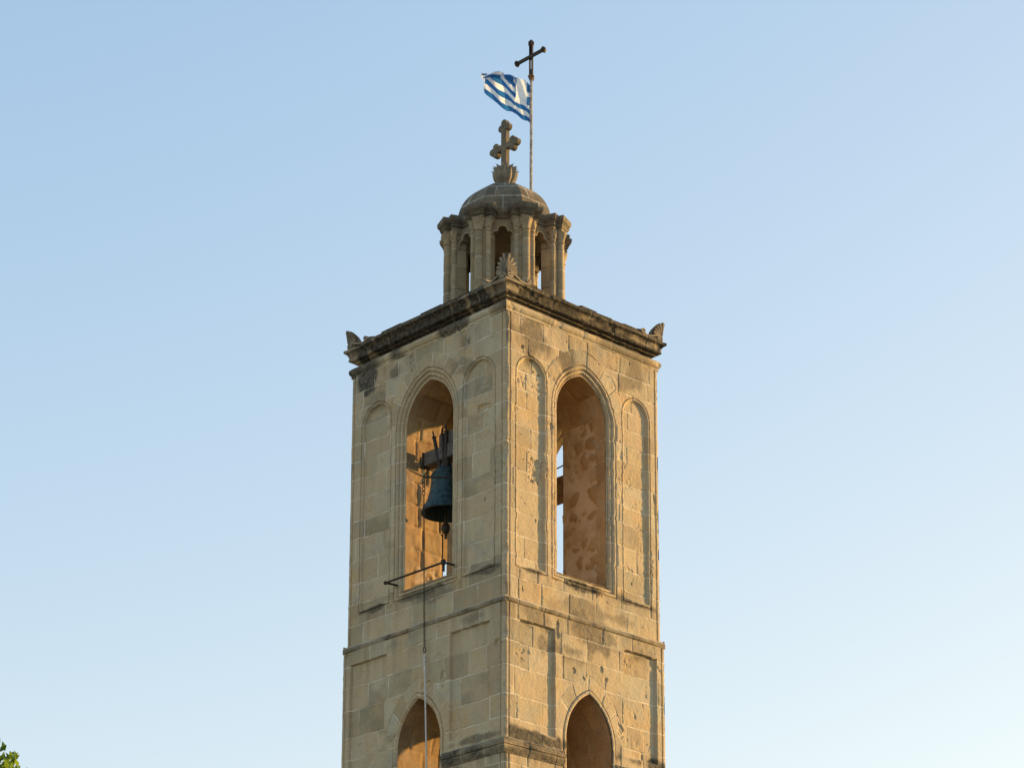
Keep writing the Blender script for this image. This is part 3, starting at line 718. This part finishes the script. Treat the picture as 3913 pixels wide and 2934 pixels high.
# arched panels between the piers: cusped heads cut in thick slabs
for i in range(8):
    a = LR - math.pi / 2 + i * math.pi / 4; er, et = frame(a); mb = MB()
    # cusped (trefoil) head
    C = []
    for t in np.linspace(-100, 0, 10): C.append((-.150 + .062 + .062 * math.cos(rad(180 + t + 100) - 0) * 1.0, 0))
    pts = [(-.162, 20.40), (-.162, 20.455)]
    pts += [(-.092 + .068 * math.cos(x), 20.462 + .068 * math.sin(x)) for x in np.linspace(rad(180), rad(75), 8)]
    pts += [(.0 + .078 * math.cos(x), 20.545 + .075 * math.sin(x)) for x in np.linspace(rad(185), rad(90), 9)]
    pts += [(-x, z) for x, z in pts[::-1][1:]]
    top = [(x * 1.0, 20.74) for x, z in pts]
    npt = len(pts); V = []
    for d_ in (.83, .60):
        for x, z in pts: V.append(er * d_ + et * x + ez * z)
        for j, (x, z) in enumerate(pts): V.append(er * d_ + et * (-.27 + .54 * j / (npt - 1)) + ez * 20.735)
    F = []
    o2 = 2 * npt
    for j in range(npt - 1):
        F.append((j, j + 1, npt + j + 1, npt + j)); F.append((o2 + j + 1, o2 + j, o2 + npt + j, o2 + npt + j + 1)); F.append((j + 1, j, o2 + j, o2 + j + 1))
    V2 = V
    mb.add(V, F, blk=.3, dirt=.3)
    # raised roll along the cusps, and sunk spandrel edge
    mb.tube([er * .836 + et * x * 1.10 + ez * (z + .012) for x, z in pts], .013, 6, blk=.6)
    mb.build('arch', M_lant, lantern, smooth=True, sharp=30)

# dome: eight facets, courses of blocks
mb = MB()
rz = []
for t in np.linspace(0, 1, 110):
    ang = t * rad(80); rz.append((.80 * math.cos(ang) + 0.012, 20.95 + .762 * math.sin(ang)))
crs = [20.86, 21.22, 21.46, 21.62, 21.80]
for i in range(8):
    a0 = PIER[i]; a1 = a0 + math.pi / 4; m = 48
    Tg = np.linspace(0, 1, m); rows, jd_, bk = [], [], []
    jj = [.5 if i % 2 else .62, .28, .55, .45]
    for r_, z in rz:
        p0, p1 = pol(r_, a0, z), pol(r_, a1, z); k = min(max(np.searchsorted(crs, z) - 1, 0), 3)
        # facets bulge a little towards the round
        bul = 1 + .010 * 4 * Tg * (1 - Tg)
        g = p0 + (p1 - p0) * Tg[:, None]; g[:, :2] *= bul[:, None]
        wob = .006 * fbm(Tg * 4 + i * 9, np.full(m, z * 6), 41, 3); fade = np.clip(np.minimum(Tg, 1 - Tg) * 8, 0, 1); g[:, :2] *= (1 + wob * fade)[:, None]
        rows.append(g); w_ = r_ * .765
        dz = np.min([np.abs(z + .006 * fbm(Tg * 3 + i * 7, Tg * 0, 19, 3) - c) for c in crs], 0); jd_.append(np.minimum(np.minimum(dz, np.abs(Tg - jj[k]) * w_), 9) * .62); bk.append(h2(np.full(m, k * 1.0), np.floor(Tg / jj[k]).clip(0, 1) + i * 2, 17))
    mb.grid(np.array(rows), jd=np.array(jd_) if i in (0, 7, 1, 6, 2, 5, 3, 4) else 1.0, blk=np.array(bk), hue=.2)
rt, zt = rz[-1]
mb.lathe([(rt * 1.02, zt - .004), (rt * .5, zt + .015), (.02, zt + .02)], n=16, cap0=False, blk=.4)
mb.build('dome', M_dome, lantern, smooth=True, sharp=14)
# dark inner drum ceiling
mb = MB(); mb.lathe([(.66, 20.62), (.60, 20.85), (.35, 21.1), (.02, 21.2)], n=24, cap0=False, blk=.3); mb.build('ceiling', M_rubble, lantern)

# ------------------------------------------------------------------ stone cross on its lotus finial
mb = MB(); fz = 21.665
mb.lathe([(.15, fz - .01), (.165, fz + .02), (.14, fz + .035), (.10, fz + .045)], n=24, blk=.4)
cross = mb.build('stone_cross', M_carv, tower)
for ring, (np_, sc, tw) in enumerate(((12, 1.0, 0), (12, .88, math.pi / 12))):
    mb2 = MB()
    for i in range(np_):
        a = LR - math.pi / 2 + tw + i * 2 * math.pi / np_
        er, et = frame(a); rows = []
        for t in np.linspace(0, 1, 10):
            r_ = sc * np.interp(t, [0, .2, .45, .70, .88, 1], [.070, .100, .158, .176, .176, .214]); z = fz + .03 + np.interp(t, [0, .2, .45, .70, .88, 1], [0, .07, .155, .245, .305, .318]) * (1.0 if ring == 0 else 1.2)
            w_ = .060 * sc * np.interp(t, [0, .3, .6, .85, 1], [.6, 1, 1, .7, .08])
            row = []
            for v in np.linspace(-1, 1, 7): row.append(er * (r_ + .030 * (1 - abs(v)) ** .8 - .030 * v * v) + et * w_ * v + ez * z)
            rows.append(row)
        mb2.grid(np.array(rows), blk=.5, dirt=.1)
    mb2.lathe([(.055, fz + .03), (.08 * sc, fz + .09), (.125 * sc, fz + .18), (.135 * sc, fz + .25), (.09, fz + .30)], n=20, blk=.2, dirt=.5)
    mb2.build('finial', M_carv, cross)
ca, cn = nR, nL                                    # arms parallel to the shaded face
mb2 = MB(); zc = 22.445
def lobe(c, R, hd):
    n = 20; th = np.arange(n) * 2 * np.pi / n; rows = []
    for d_, k in ((-hd, .0), (-hd, .78), (-hd * .75, 1.0), (hd * .75, 1.0), (hd, .78), (hd, .0)):
        rows.append(np.array([c + R * k * (math.cos(t) * ca + math.sin(t) * ez) + cn * d_ for t in th]))
    mb2.grid(np.array(rows), True, blk=.4, dirt=.25)
mb2.box(ez * 22.40, ca * .058, cn * .050, ez * .44, .012, blk=.4, dirt=.3)
mb2.box(ez * zc, ca * .24, cn * .048, ez * .056, .012, blk=.4, dirt=.3)
for sg in (-1, 1):
    for dx, dz, hd in ((.275, 0, .0515), (.195, .066, .0505), (.195, -.066, .0510)): lobe(ca * sg * dx + ez * (zc + dz), .060, hd)
for dx, dz, hd in ((0, .43, .0515), (.068, .35, .0505), (-.068, .35, .0510)): lobe(ca * dx + ez * (zc + dz), .061, hd)
mb2.build('cross', M_carv, cross)

# ------------------------------------------------------------------ corner acroteria (palmettes with scrolls)
for (ks, kl, lab) in ((1, 1, None), (-1, 1, None), (1, -1, None), (-1, -1, None)):
    K = nR * ks * (A + .055) + nL * kl * (Bh + .055); z0 = 18.925
    diag = nR * ks + nL * kl; diag = diag / np.linalg.norm(diag)
    mb = MB()
    def place(t, z, w, d_=0.0, wing=0):
        """t along the edge away from the corner, w inward depth"""
        along, inn = (-nR * ks, -nL * kl) if wing == 0 else (-nL * kl, -nR * ks)
        if not (ks == 1 and kl == 1): z = z * .86
        lean = diag * (.46 * max(z, 0) ** 1.9)
        return K + along * t * (1.14 if t < .24 else 1.0) + inn * w + ez * (z0 + z) + lean
    for wing in (0, 1):
        # body behind the petals
        out_ = [(0, .03), (.0, .375), (.06, .374), (.11, .352), (.15, .31), (.178, .255), (.19, .20), (.195, .14), (.235, .085), (.30, .045), (.40, .03), (.40, .0), (.0, .0)]
        V = [place(t, z, .024, 0, wing) for t, z in out_] + [place(t * .85, z * .97, .075 + .12 * max(1 - z / .40, 0) ** .8, 0, wing) for t, z in out_]; n = len(out_)
        F = [tuple(range(n))] + [(i, i + n, (i + 1) % n + n, (i + 1) % n) for i in range(n)] + [tuple(range(n, 2 * n))[::-1]]
        mb.add(V, F, blk=.2, dirt=.5)
        # petals: hollow-backed ribs fanning from the heart
        for k in range(7):
            al = rad(4 + k * 17.0); L_ = .95 * np.interp(al, [0, .35, .8, 1.3, 1.7, 2.1], [.275, .255, .215, .19, .19, .205]); cx, cz = .010, .125
            rows = []
            for t in np.linspace(.10, 1, 10):
                w_ = .004 + .0235 * t ** 1.1 * (1.0 if t < .93 else .5)
                bend = al + (.12 if k < 5 else .0) * t * t
                ct, cz_ = cx + math.sin(bend) * L_ * t, cz + math.cos(bend) * L_ * t
                pt, pz = math.cos(bend), -math.sin(bend); row = []
                for v in np.linspace(-1, 1, 7): row.append(place(max(ct + pt * w_ * v, 0), max(cz_ + pz * w_ * v, .004), .024 - .030 * (1 - v * v) ** .6 - .008 * t, 0, wing))
                rows.append(row)
            mb.grid(np.array(rows), blk=.85, dirt=.0)
        # small volute near the arris and the long scroll running out along the cornice
        def strip(path, wd, th):
            P = np.array(path); rows = []
            T = np.gradient(P, axis=0); T /= np.linalg.norm(T, axis=1)[:, None] + 1e-9
            for (t, z), (dt, dz) in zip(P, T):
                N_ = (-dz * th, dt * th); row = []
                for sgn, w_ in ((1, -.022), (1, wd), (-1, wd), (-1, -.022)): row.append(place(t + N_[0] * sgn, z + N_[1] * sgn, w_, 0, wing))
                rows.append(row)
            mb.grid(np.array(rows), True, True, True, blk=.9, dirt=.05)
        sp = [(.058 + r_ * math.cos(x), .062 + r_ * math.sin(x)) for x, r_ in zip(np.linspace(rad(60), rad(60 - 560), 30), np.linspace(.052, .010, 30))]
        run = [(q, np.interp(q, [.07, .12, .18, .25, .32, .40, .45], [.118, .098, .066, .040, .026, .022, .028])) for q in np.linspace(.07, .45, 24)]
        strip(run, .06, .012); strip(sp, .05, .010)
        sp2 = [(.455 + r_ * math.sin(x), .076 - r_ * math.cos(x)) for x, r_ in zip(np.linspace(0, rad(500), 30), np.linspace(.048, .012, 30))]
        strip(sp2, .11, .011)
        # sloping stone behind the end scroll
        V = [place(t, z, w_, 0, wing) for w_ in (.02, .17) for t, z in ((.43, .0), (.47, .105), (.53, .10), (.74, .03), (.74, -.01))]
        mb.add(V, [(0, 1, 2, 3, 4), (9, 8, 7, 6, 5)] + [(i, i + 5, (i + 1) % 5 + 5, (i + 1) % 5) for i in range(5)], blk=.3, dirt=.4)
    # plinth blocks following the corner
    mb.build('acroterion', M_carv, tower, smooth=True, sharp=50)

# ------------------------------------------------------------------ flagpole with iron cross
PX, PY = .428, .66
pole = thing('flagpole', 'thin white flagpole with a dark iron cross on top rising behind the dome', 'flagpole', (PX, PY, 20.98))
pc = np.array([PX, PY, 0])
mb = MB(); zz = np.linspace(20.90, 24.12, 50); mb.tube(np.stack([PX + .002 * np.sin(zz * 5), np.full(50, PY), zz], -1), .0235, 10); mb.build('pole', M_pole, pole)
mb = MB(); mb.lathe([(.034, 24.05), (.036, 24.07), (.05, 24.10), (.058, 24.115), (.052, 24.13), (.03, 24.14)], pc, 14)
mb.tube([pc + nR * .045 + ez * 24.11, pc + nR * .062 + ez * 24.07, pc + nR * .055 + ez * 24.03, pc + nR * .04 + ez * 24.02], .011, 6); mb.build('collar', M_brass, pole)
mb = MB()
for sg in (-1, 1): mb.box(pc + nR * sg * .0290 + ez * 24.42, nR * .0105, nL * .016, ez * .285, .003)
mb.box(pc + nL * .004 + ez * 24.19, nR * .030, nL * .013, ez * .06, .006); mb.box(pc - nL * .012 + ez * 24.56, nR * .021, nL * .004, ez * .13, .002)
mb.box(pc + nL * .022 + ez * 24.475, nR * .30, nL * .014, ez * .034, .005)
for c, ax in ((nR * .315, nR), (-nR * .315, -nR)): mb.tube([pc + nL * .02 + ez * 24.475 + c * k for k in (.90, .93, .98, 1.06, 1.10, 1.14)], [.036, .040, .056, .056, .040, .016], 6)
mb.tube([pc + ez * z for z in (24.67, 24.69, 24.71, 24.75, 24.77, 24.80)], [.034, .040, .056, .056, .038, .014], 6)
mb.tube([pc + ez * z for z in (24.10, 24.14, 24.17)], [.026, .034, .028], 10)
mb.build('cross', M_iron, pole)
mb = MB(); mb.tube([pc + nR * .034 + ez * z for z in (24.05, 23.2, 22.0, 21.1)], .0035, 5); mb.build('halyard', M_rope, pole)

# ------------------------------------------------------------------ flag
m_flag, t, B, N, Lk = nodes('blue_white_flag_cloth')
uvn = N('ShaderNodeUVMap'); uvn.uv_map = 'uv'; sep = N('ShaderNodeSeparateXYZ'); Lk(uvn.outputs[0], sep.inputs[0])
U, Vv = sep.outputs[0], sep.outputs[1]
stripe = mathn(t, 'GREATER_THAN', mathn(t, 'FRACT', mathn(t, 'MULTIPLY', Vv, 4.5)), .5)        # 0 blue, 1 white, nine bands
cx, cz = mathn(t, 'MULTIPLY', U, 13.5), mathn(t, 'MULTIPLY', Vv, 9.0)
inc = mathn(t, 'MULTIPLY', mathn(t, 'LESS_THAN', cx, 5.0), mathn(t, 'LESS_THAN', cz, 5.0))
crs_ = mathn(t, 'MAXIMUM', mathn(t, 'LESS_THAN', mathn(t, 'ABSOLUTE', mathn(t, 'SUBTRACT', cx, 2.5)), .5), mathn(t, 'LESS_THAN', mathn(t, 'ABSOLUTE', mathn(t, 'SUBTRACT', cz, 2.5)), .5))
white = mathn(t, 'ADD', mathn(t, 'MULTIPLY', inc, crs_), mathn(t, 'MULTIPLY', mathn(t, 'SUBTRACT', 1.0, inc), stripe), clamp=True)
white = mathn(t, 'MAXIMUM', white, mathn(t, 'GREATER_THAN', U, .985))
fc = mixc(t, white, (.022, .15, .44), (.82, .85, .90)); Lk(fc, B.inputs['Base Color']); B.inputs['Roughness'].default_value = .8
tr = N('ShaderNodeBsdfTranslucent'); Lk(fc, tr.inputs['Color']); mx = N('ShaderNodeMixShader'); mx.inputs[0].default_value = .38
Lk(B.outputs[0], mx.inputs[1]); Lk(tr.outputs[0], mx.inputs[2]); Lk(mx.outputs[0], t.nodes['Material Output'].inputs[0])
nu, nv = 110, 70
u = np.linspace(0, 1, nu); v = np.linspace(0, 1, nv); Ug, Vg = np.meshgrid(u, v)
bx = np.array([-.022, -.18, -.38, -.60, -.795]); bz = np.array([23.262, 23.34, 23.47, 23.645, 23.835])
tx = np.array([-.022, -.15, -.35, -.56, -.785]); tz = np.array([23.955, 24.06, 24.135, 24.165, 24.185])
# the cloth is gathered near the hoist: part of the canton turns back behind itself
W_ = np.interp(Ug, [0, .10, .15, .22, .26, .31, .37, .42, 1], [0, .05, .09, .36, .372, .368, .366, .385, 1])
q4 = np.linspace(0, 1, 5)
BX, BZ, TX, TZ = (np.interp(W_, q4, k) for k in (bx, bz, tx, tz))
# towards the fly the upper bands roll over and hang behind
vis_ = .52 * sstep(.25, 1.0, W_)
g = np.clip((Vg - vis_) / (1 - vis_), 0, 1) ** (1 + .05 * W_)
fold = np.clip(1 - Vg / np.maximum(vis_, 1e-3), 0, 1) * (vis_ > .02)
X = TX + (BX - TX) * g; Z = TZ + (BZ - TZ) * g
X = X - .055 * np.sin(fold * 2.6) * W_; Z = Z - .10 * np.maximum(fold - .35, 0) - .035 * fold
Y = .055 * W_ * np.sin(2 * np.pi * (1.25 * W_ + .45 * Vg) + 2.4) + .07 * np.sin(fold * 3.0) * W_
Y = Y - .045 * np.exp(-((Ug - .33) / .05) ** 2) + .030 * np.exp(-((Ug - .19) / .05) ** 2)
Y = Y + .030 * np.sin(2 * np.pi * (2.6 * W_ + 1.3 * Vg)) * sstep(0, .2, Ug) + .035 * fbm(Ug * 10, Vg * 6, 5, 3) * sstep(0, .1, Ug) * (.4 + .6 * sstep(.6, .2, Ug))
Z = Z + .012 * fbm(Ug * 7, Vg * 4, 15, 2) * sstep(0, .15, Ug)
fw = np.array([.0, 1.0, 0])
Vf = np.stack([PX + X, PY - Y, Z], -1).reshape(-1, 3)
idx = np.arange(nu * nv).reshape(nv, nu); F = np.stack([idx[:-1, :-1], idx[:-1, 1:], idx[1:, 1:], idx[1:, :-1]], -1).reshape(-1, 4)
fl = mk('flag', Vf, F, m_flag, None, None, True, uv=np.stack([Ug.ravel(), Vg.ravel()], -1))
tag(fl, 'blue and white striped flag with canton cross flying left from the thin pole', 'flag')

# ------------------------------------------------------------------ bell and its gear in the shaded opening
def TP(u_, v_, z): return nR * u_ + nL * v_ + ez * z
BU, BV = .02, Bh - .42
bell = thing('church_bell', 'dark green bronze bell hanging in the arched opening of the shaded face', 'bell', tuple(TP(BU, BV, 15.75)))
mb = MB()
prof = [(.385, 15.765), (.392, 15.78), (.388, 15.80), (.365, 15.84), (.330, 15.90), (.295, 15.98), (.268, 16.07), (.250, 16.17), (.238, 16.27), (.228, 16.36), (.222, 16.40), (.226, 16.41), (.220, 16.425), (.205, 16.45), (.175, 16.475), (.12, 16.50), (.03, 16.51)]
prof = [(.03, 16.45), (.17, 16.43), (.205, 16.36), (.225, 16.2), (.25, 16.05), (.30, 15.90), (.36, 15.785), (.372, 15.768)] + prof
mb.lathe(prof, TP(BU, BV, 0), 40, cap0=False, cap1=False); body = mb.build('bell_body', M_bronze, bell)
mb = MB()
for z in (15.865, 16.34, 16.385):
    mb = MB(); mb.lathe([(np.interp(z, [15.865, 16.34], [.349, .231]) + k, z + d_) for k, d_ in ((-.01, -.010), (.006, -.006), (.006, .006), (-.01, .010))], TP(BU, BV, 0), 40, cap0=False, cap1=False)
    mb.build('moulded_band', M_bronze, bell)
mb = MB(); mb.tube([TP(BU, BV, z) for z in (16.44, 16.1, 15.75, 15.62)], [.018, .018, .02, .028], 8); mb.lathe([(.0, 15.44), (.05, 15.46), (.072, 15.52), (.06, 15.58), (.028, 15.62)], TP(BU, BV, 0), 16)
mb.tube([TP(BU, BV, z) for z in (15.46, 15.36)], [.026, .02], 8); mb.build('clapper', M_iron, bell)
mb = MB(); mb.box(TP(BU + .01, BV, 16.745), nR * .42, nL * .105, ez * .115, .012); mb.box(TP(BU + .17, BV, 16.965), nR * .26, nL * .09, ez * .10, .012)
hs = mb.build('headstock', M_wood, bell)
for g_ in (-1, 1):
    mb = MB(); mb.box(TP(BU + .01 + .445 * g_, BV, 16.742), nR * .018, nL * .112, ez * .125, .004); mb.tube([TP(BU + .45 * g_, BV, 16.70), TP(BU + .57 * g_, BV, 16.70)], .026, 8)
    mb.build('gudgeon', M_iron, hs)
for du, top, lean in ((-.085, 17.14, -.10), (.07, 17.13, -.04), (.15, 17.16, -.03)):
    for fb in (1,):
        mb = MB(); y = BV + fb * .125
        p0, p1 = TP(BU + du * .6, y - fb * .05, 16.47), TP(BU + du + lean, y, top); d_ = p1 - p0
        mb.tube([p0, p0 + d_ * .84], .030, 8); mb.tube([p0 + d_ * .84, p0 + d_ * .855], .038, 8); mb.tube([p0 + d_ * .855, p1], .013, 6); mb.build('strap', M_iron, hs)
mb = MB(); mb.tube([TP(BU + .04 * math.cos(x) * 2.2, BV, 16.50 + .11 * math.sin(x)) for x in np.linspace(0, math.pi, 12)], .028, 8)
mb.tube([TP(BU, BV + .04 * math.cos(x) * 2.2, 16.50 + .11 * math.sin(x)) for x in np.linspace(0, math.pi, 12)], .026, 8); mb.build('crown', M_bronze, bell)
mb = MB(); CH = (.10, Bh + .115)
mb.tube([TP(CH[0] + .01, CH[1], 16.20), TP(.30, Bh + .02, 16.165), TP(.47, Bh - .10, 16.15), TP(.485, BV + .1, 16.3), TP(.485, BV, 16.7)], .017, 8)
mb.build('lever', M_iron, bell)
mb = MB(); mb.box(TP(-.527, BV, 16.62), nR * .012, nL * .045, ez * .22, .004); mb.box(TP(-.515, BV, 16.70), nR * .03, nL * .04, ez * .05, .006)
mb.tube([TP(-.52, BV, 16.52), TP(-.40, BV, 16.60)], .012, 6)
br = mb.build('bracket', M_teal, bell)
mb = MB(); mb.box(TP(.550, BV, 16.62), nR * .012, nL * .045, ez * .22, .004); mb.box(TP(.537, BV, 16.70), nR * .03, nL * .04, ez * .05, .006); mb.build('bracket', M_teal, bell)

# chain and rope
chain_top, chain_bot = TP(CH[0], CH[1], 16.20), TP(.168, Bh + .115, 13.37)
ch = MB(); d_ = chain_bot - chain_top; L_ = np.linalg.norm(d_); T_ = d_ / L_; pos = 0.0; k = 0
e1 = np.cross(T_, nL); e1 /= np.linalg.norm(e1); e2 = np.cross(T_, e1)
while pos < L_ - .05:
    big = k < 4 or pos > L_ - .12; hl, hw_, r_ = (.046, .024, .0075) if big else (.024, .0135, .0045)
    c = chain_top + T_ * (pos + hl); ev = e1 if k % 2 == 0 else e2
    pts = [c + T_ * (hl * .95 * math.sin(x)) * (1 if True else 0) + ev * hw_ * math.cos(x) for x in np.linspace(0, 2 * math.pi, 11)[:-1]]
    P = np.array(pts); n = len(P); Tn = np.roll(P, -1, 0) - np.roll(P, 1, 0); Tn /= np.linalg.norm(Tn, axis=1)[:, None]
    bn = np.cross(T_, ev); G = np.zeros((n, 5, 3))
    for i in range(n):
        s_ = np.cross(Tn[i], bn)
        for j in range(5): G[i, j] = P[i] + r_ * (math.cos(j * 1.2566) * s_ + math.sin(j * 1.2566) * bn)
    G = np.concatenate([G, G[:1]], 0); ch.grid(G, True)
    pos += 2 * hl - 2.6 * r_; k += 1
co = ch.build('chain', M_iron, None); tag(co, 'rusty iron chain hanging from the bell lever down the shaded wall', 'chain')
rp = MB(); r0 = chain_bot + T_ * .02
zz = np.linspace(0, 1, 60); rend = TP(.75, Bh + .20, 2.2)
P = r0 + (rend - r0) * zz[:, None]; rp.tube(P, .0125, 8)
rope = rp.build('rope', M_rope, None); tag(rope, 'pale bell rope tied to the end of the rusty chain', 'rope')
rp = MB()
for z, rr in ((13.335, .024), (13.30, .02), (13.255, .027), (13.21, .018)): rp.lathe([(rr * .5, z - .02), (rr, z - .008), (rr, z + .008), (rr * .5, z + .02)], (r0 + (rend - r0) * ((r0[2] - z) / (r0[2] - rend[2]))) * np.array([1, 1, 0]), 10)
pk = r0 + (rend - r0) * ((r0[2] - 13.12) / (r0[2] - rend[2]))
rp.box(pk, nR * .018, nL * .012, ez * .055, .004); rp.build('knot', M_rope, rope)

# guard rod standing off the wall below the bell
rod = thing('guard_rod', 'black iron rod fixed across the foot of the bell opening', 'iron rod', tuple(TP(0, Bh + .2, 14.68)))
zr = 14.665; o_ = Bh + .205
mb = MB(); mb.tube([TP(-.63, o_, zr), TP(.70, o_, zr - .002)], .0165, 10); mb.lathe([(.0, -.03), (.03, -.02), (.036, 0), (.03, .02), (0, .03)], TP(-.645, o_, zr), 12)
mb.build('bar', M_iron, rod)
for u_ in (-.635, .665):
    mb = MB(); mb.tube([TP(u_, o_, zr), TP(u_, Bh - .02, zr + .01)], .017, 8); mb.build('standoff', M_iron, rod)
mb = MB(); mb.lathe([(.0, -.05), (.036, -.035), (.042, 0), (.036, .035), (0, .05)], TP(.67, o_, zr), 12); mb.tube([TP(.675, o_, zr + .03), TP(.675, o_, zr - .145)], .021, 8); mb.build('clamp', M_iron, rod)

# beam and tie rod across the far opening
mb = MB(); mb.box(TP(-.29, -1.25, 16.82), nR * .49, nL * .11, ez * .19, .015)
bm = mb.build('wooden_beam', M_beam, None); tag(bm, 'brown wooden beam crossing the far opening seen through the sunlit arch', 'beam')
mb = MB(); mb.tube([TP(-.69, -1.05, 17.02), TP(.69, -1.05, 17.16)], .011, 6)
tr_ = mb.build('tie_rod', M_iron, None); tag(tr_, 'thin black tie rod inside the far opening of the belfry', 'tie rod')

# ------------------------------------------------------------------ ground
m_gr = plain('dry_ground', (.24, .21, .155), .95, scale=.35, col2=(.16, .14, .10))
g = mk('ground', [(-2500, -2500, 0), (2500, -2500, 0), (2500, 2500, 0), (-2500, 2500, 0)], [(0, 1, 2, 3)], m_gr); g['kind'] = 'structure'

# ------------------------------------------------------------------ tree at the lower left
tx0, ty0 = -8.25, -10.0
tree = thing('tree', 'yellow green leafy tree tip at the lower left edge', 'tree', (tx0, ty0, 0))
m_leaf, t, B, N, Lk = nodes('leaf_green')
oi = attr(t, 'blk'); lc = ramp(t, oi, [(0, (.06, .11, .012)), (.5, (.16, .25, .016)), (1, (.28, .38, .025))]); Lk(lc, B.inputs['Base Color']); B.inputs['Roughness'].default_value = .5
tr = N('ShaderNodeBsdfTranslucent'); Lk(lc, tr.inputs['Color']); mx = N('ShaderNodeMixShader'); mx.inputs[0].default_value = .5
Lk(B.outputs[0], mx.inputs[1]); Lk(tr.outputs[0], mx.inputs[2]); Lk(mx.outputs[0], t.nodes['Material Output'].inputs[0])
m_bark = plain('bark', (.14, .10, .07), .9, scale=8, col2=(.06, .045, .03), bump=.6)
rs = np.random.RandomState(8); mb = MB()
mb.tube([(tx0 + .1 * math.sin(z), ty0, z) for z in np.linspace(0, 5, 12)], np.linspace(.22, .12, 12), 10); mb.build('trunk', m_bark, tree)
br = MB(); tips = []
cen = np.array([tx0, ty0, 6.6])
for i in range(60):
    th, ph = rs.rand() * 2 * np.pi, np.arccos(1 - 1.5 * rs.rand()); dr = np.array([np.sin(ph) * np.cos(th), np.sin(ph) * np.sin(th), np.cos(ph)])
    tip = cen + dr * np.array([2.35, 2.35, 2.55]) * (.82 + .2 * rs.rand()); st = np.array([tx0, ty0, 3.2 + 1.8 * rs.rand()])
    mid = (st + tip) / 2 + rs.randn(3) * .2; q = np.linspace(0, 1, 8)[:, None]
    br.tube((1 - q) ** 2 * st + 2 * q * (1 - q) * mid + q * q * tip, np.linspace(.05, .008, 8), 5); tips.append((mid, tip))
br.build('limbs', m_bark, tree)
LV, LF, LB = [], [], []
def leaf_sprays(tip, base, cnt, spread, size):
    ax = tip - base; ax /= np.linalg.norm(ax) + 1e-9
    for _ in range(cnt):
        p = tip + rs.randn(3) * spread; dr = ax * .8 + rs.randn(3) * .6 + np.array([0, 0, .5]); dr /= np.linalg.norm(dr)
        sd = np.cross(dr, rs.randn(3)); sd /= np.linalg.norm(sd); L = size * (.7 + .6 * rs.rand()); w = L * .26; nrm = np.cross(dr, sd); k = len(LV)
        LV.extend([p, p + dr * L * .45 + sd * w + nrm * L * .06, p + dr * L, p + dr * L * .45 - sd * w + nrm * L * .06]); LF.append((k, k + 1, k + 2, k + 3)); LB.extend([np.clip(rs.rand(), 0, 1)] * 4)
for mid, tip in tips:
    for q in np.linspace(.45, 1.0, 6): leaf_sprays(mid + (tip - mid) * q, mid, 55, .20, .13)
# the shoots that reach into the picture
for x, z, dy in ((-5.72, 9.52, 0), (-5.54, 9.45, .1), (-5.50, 9.34, -.1), (-5.45, 9.24, 0), (-5.58, 9.30, .15), (-5.52, 9.20, -.2), (-5.70, 9.38, .1), (-5.44, 9.18, .1), (-5.6, 9.16, 0), (-5.9, 9.45, 0), (-5.7, 9.2, .1)):
    tip = np.array([x - .045, ty0 + dy, z - .055]); base = tip - np.array([.12, .02, .35]); 
    for q in (.2, .6, 1.0): leaf_sprays(base + (tip - base) * q, base - np.array([.1, 0, .3]), 16, .04, .10)
mk('crown', np.array(LV), np.array(LF), m_leaf, tree, {'blk': np.array(LB)})
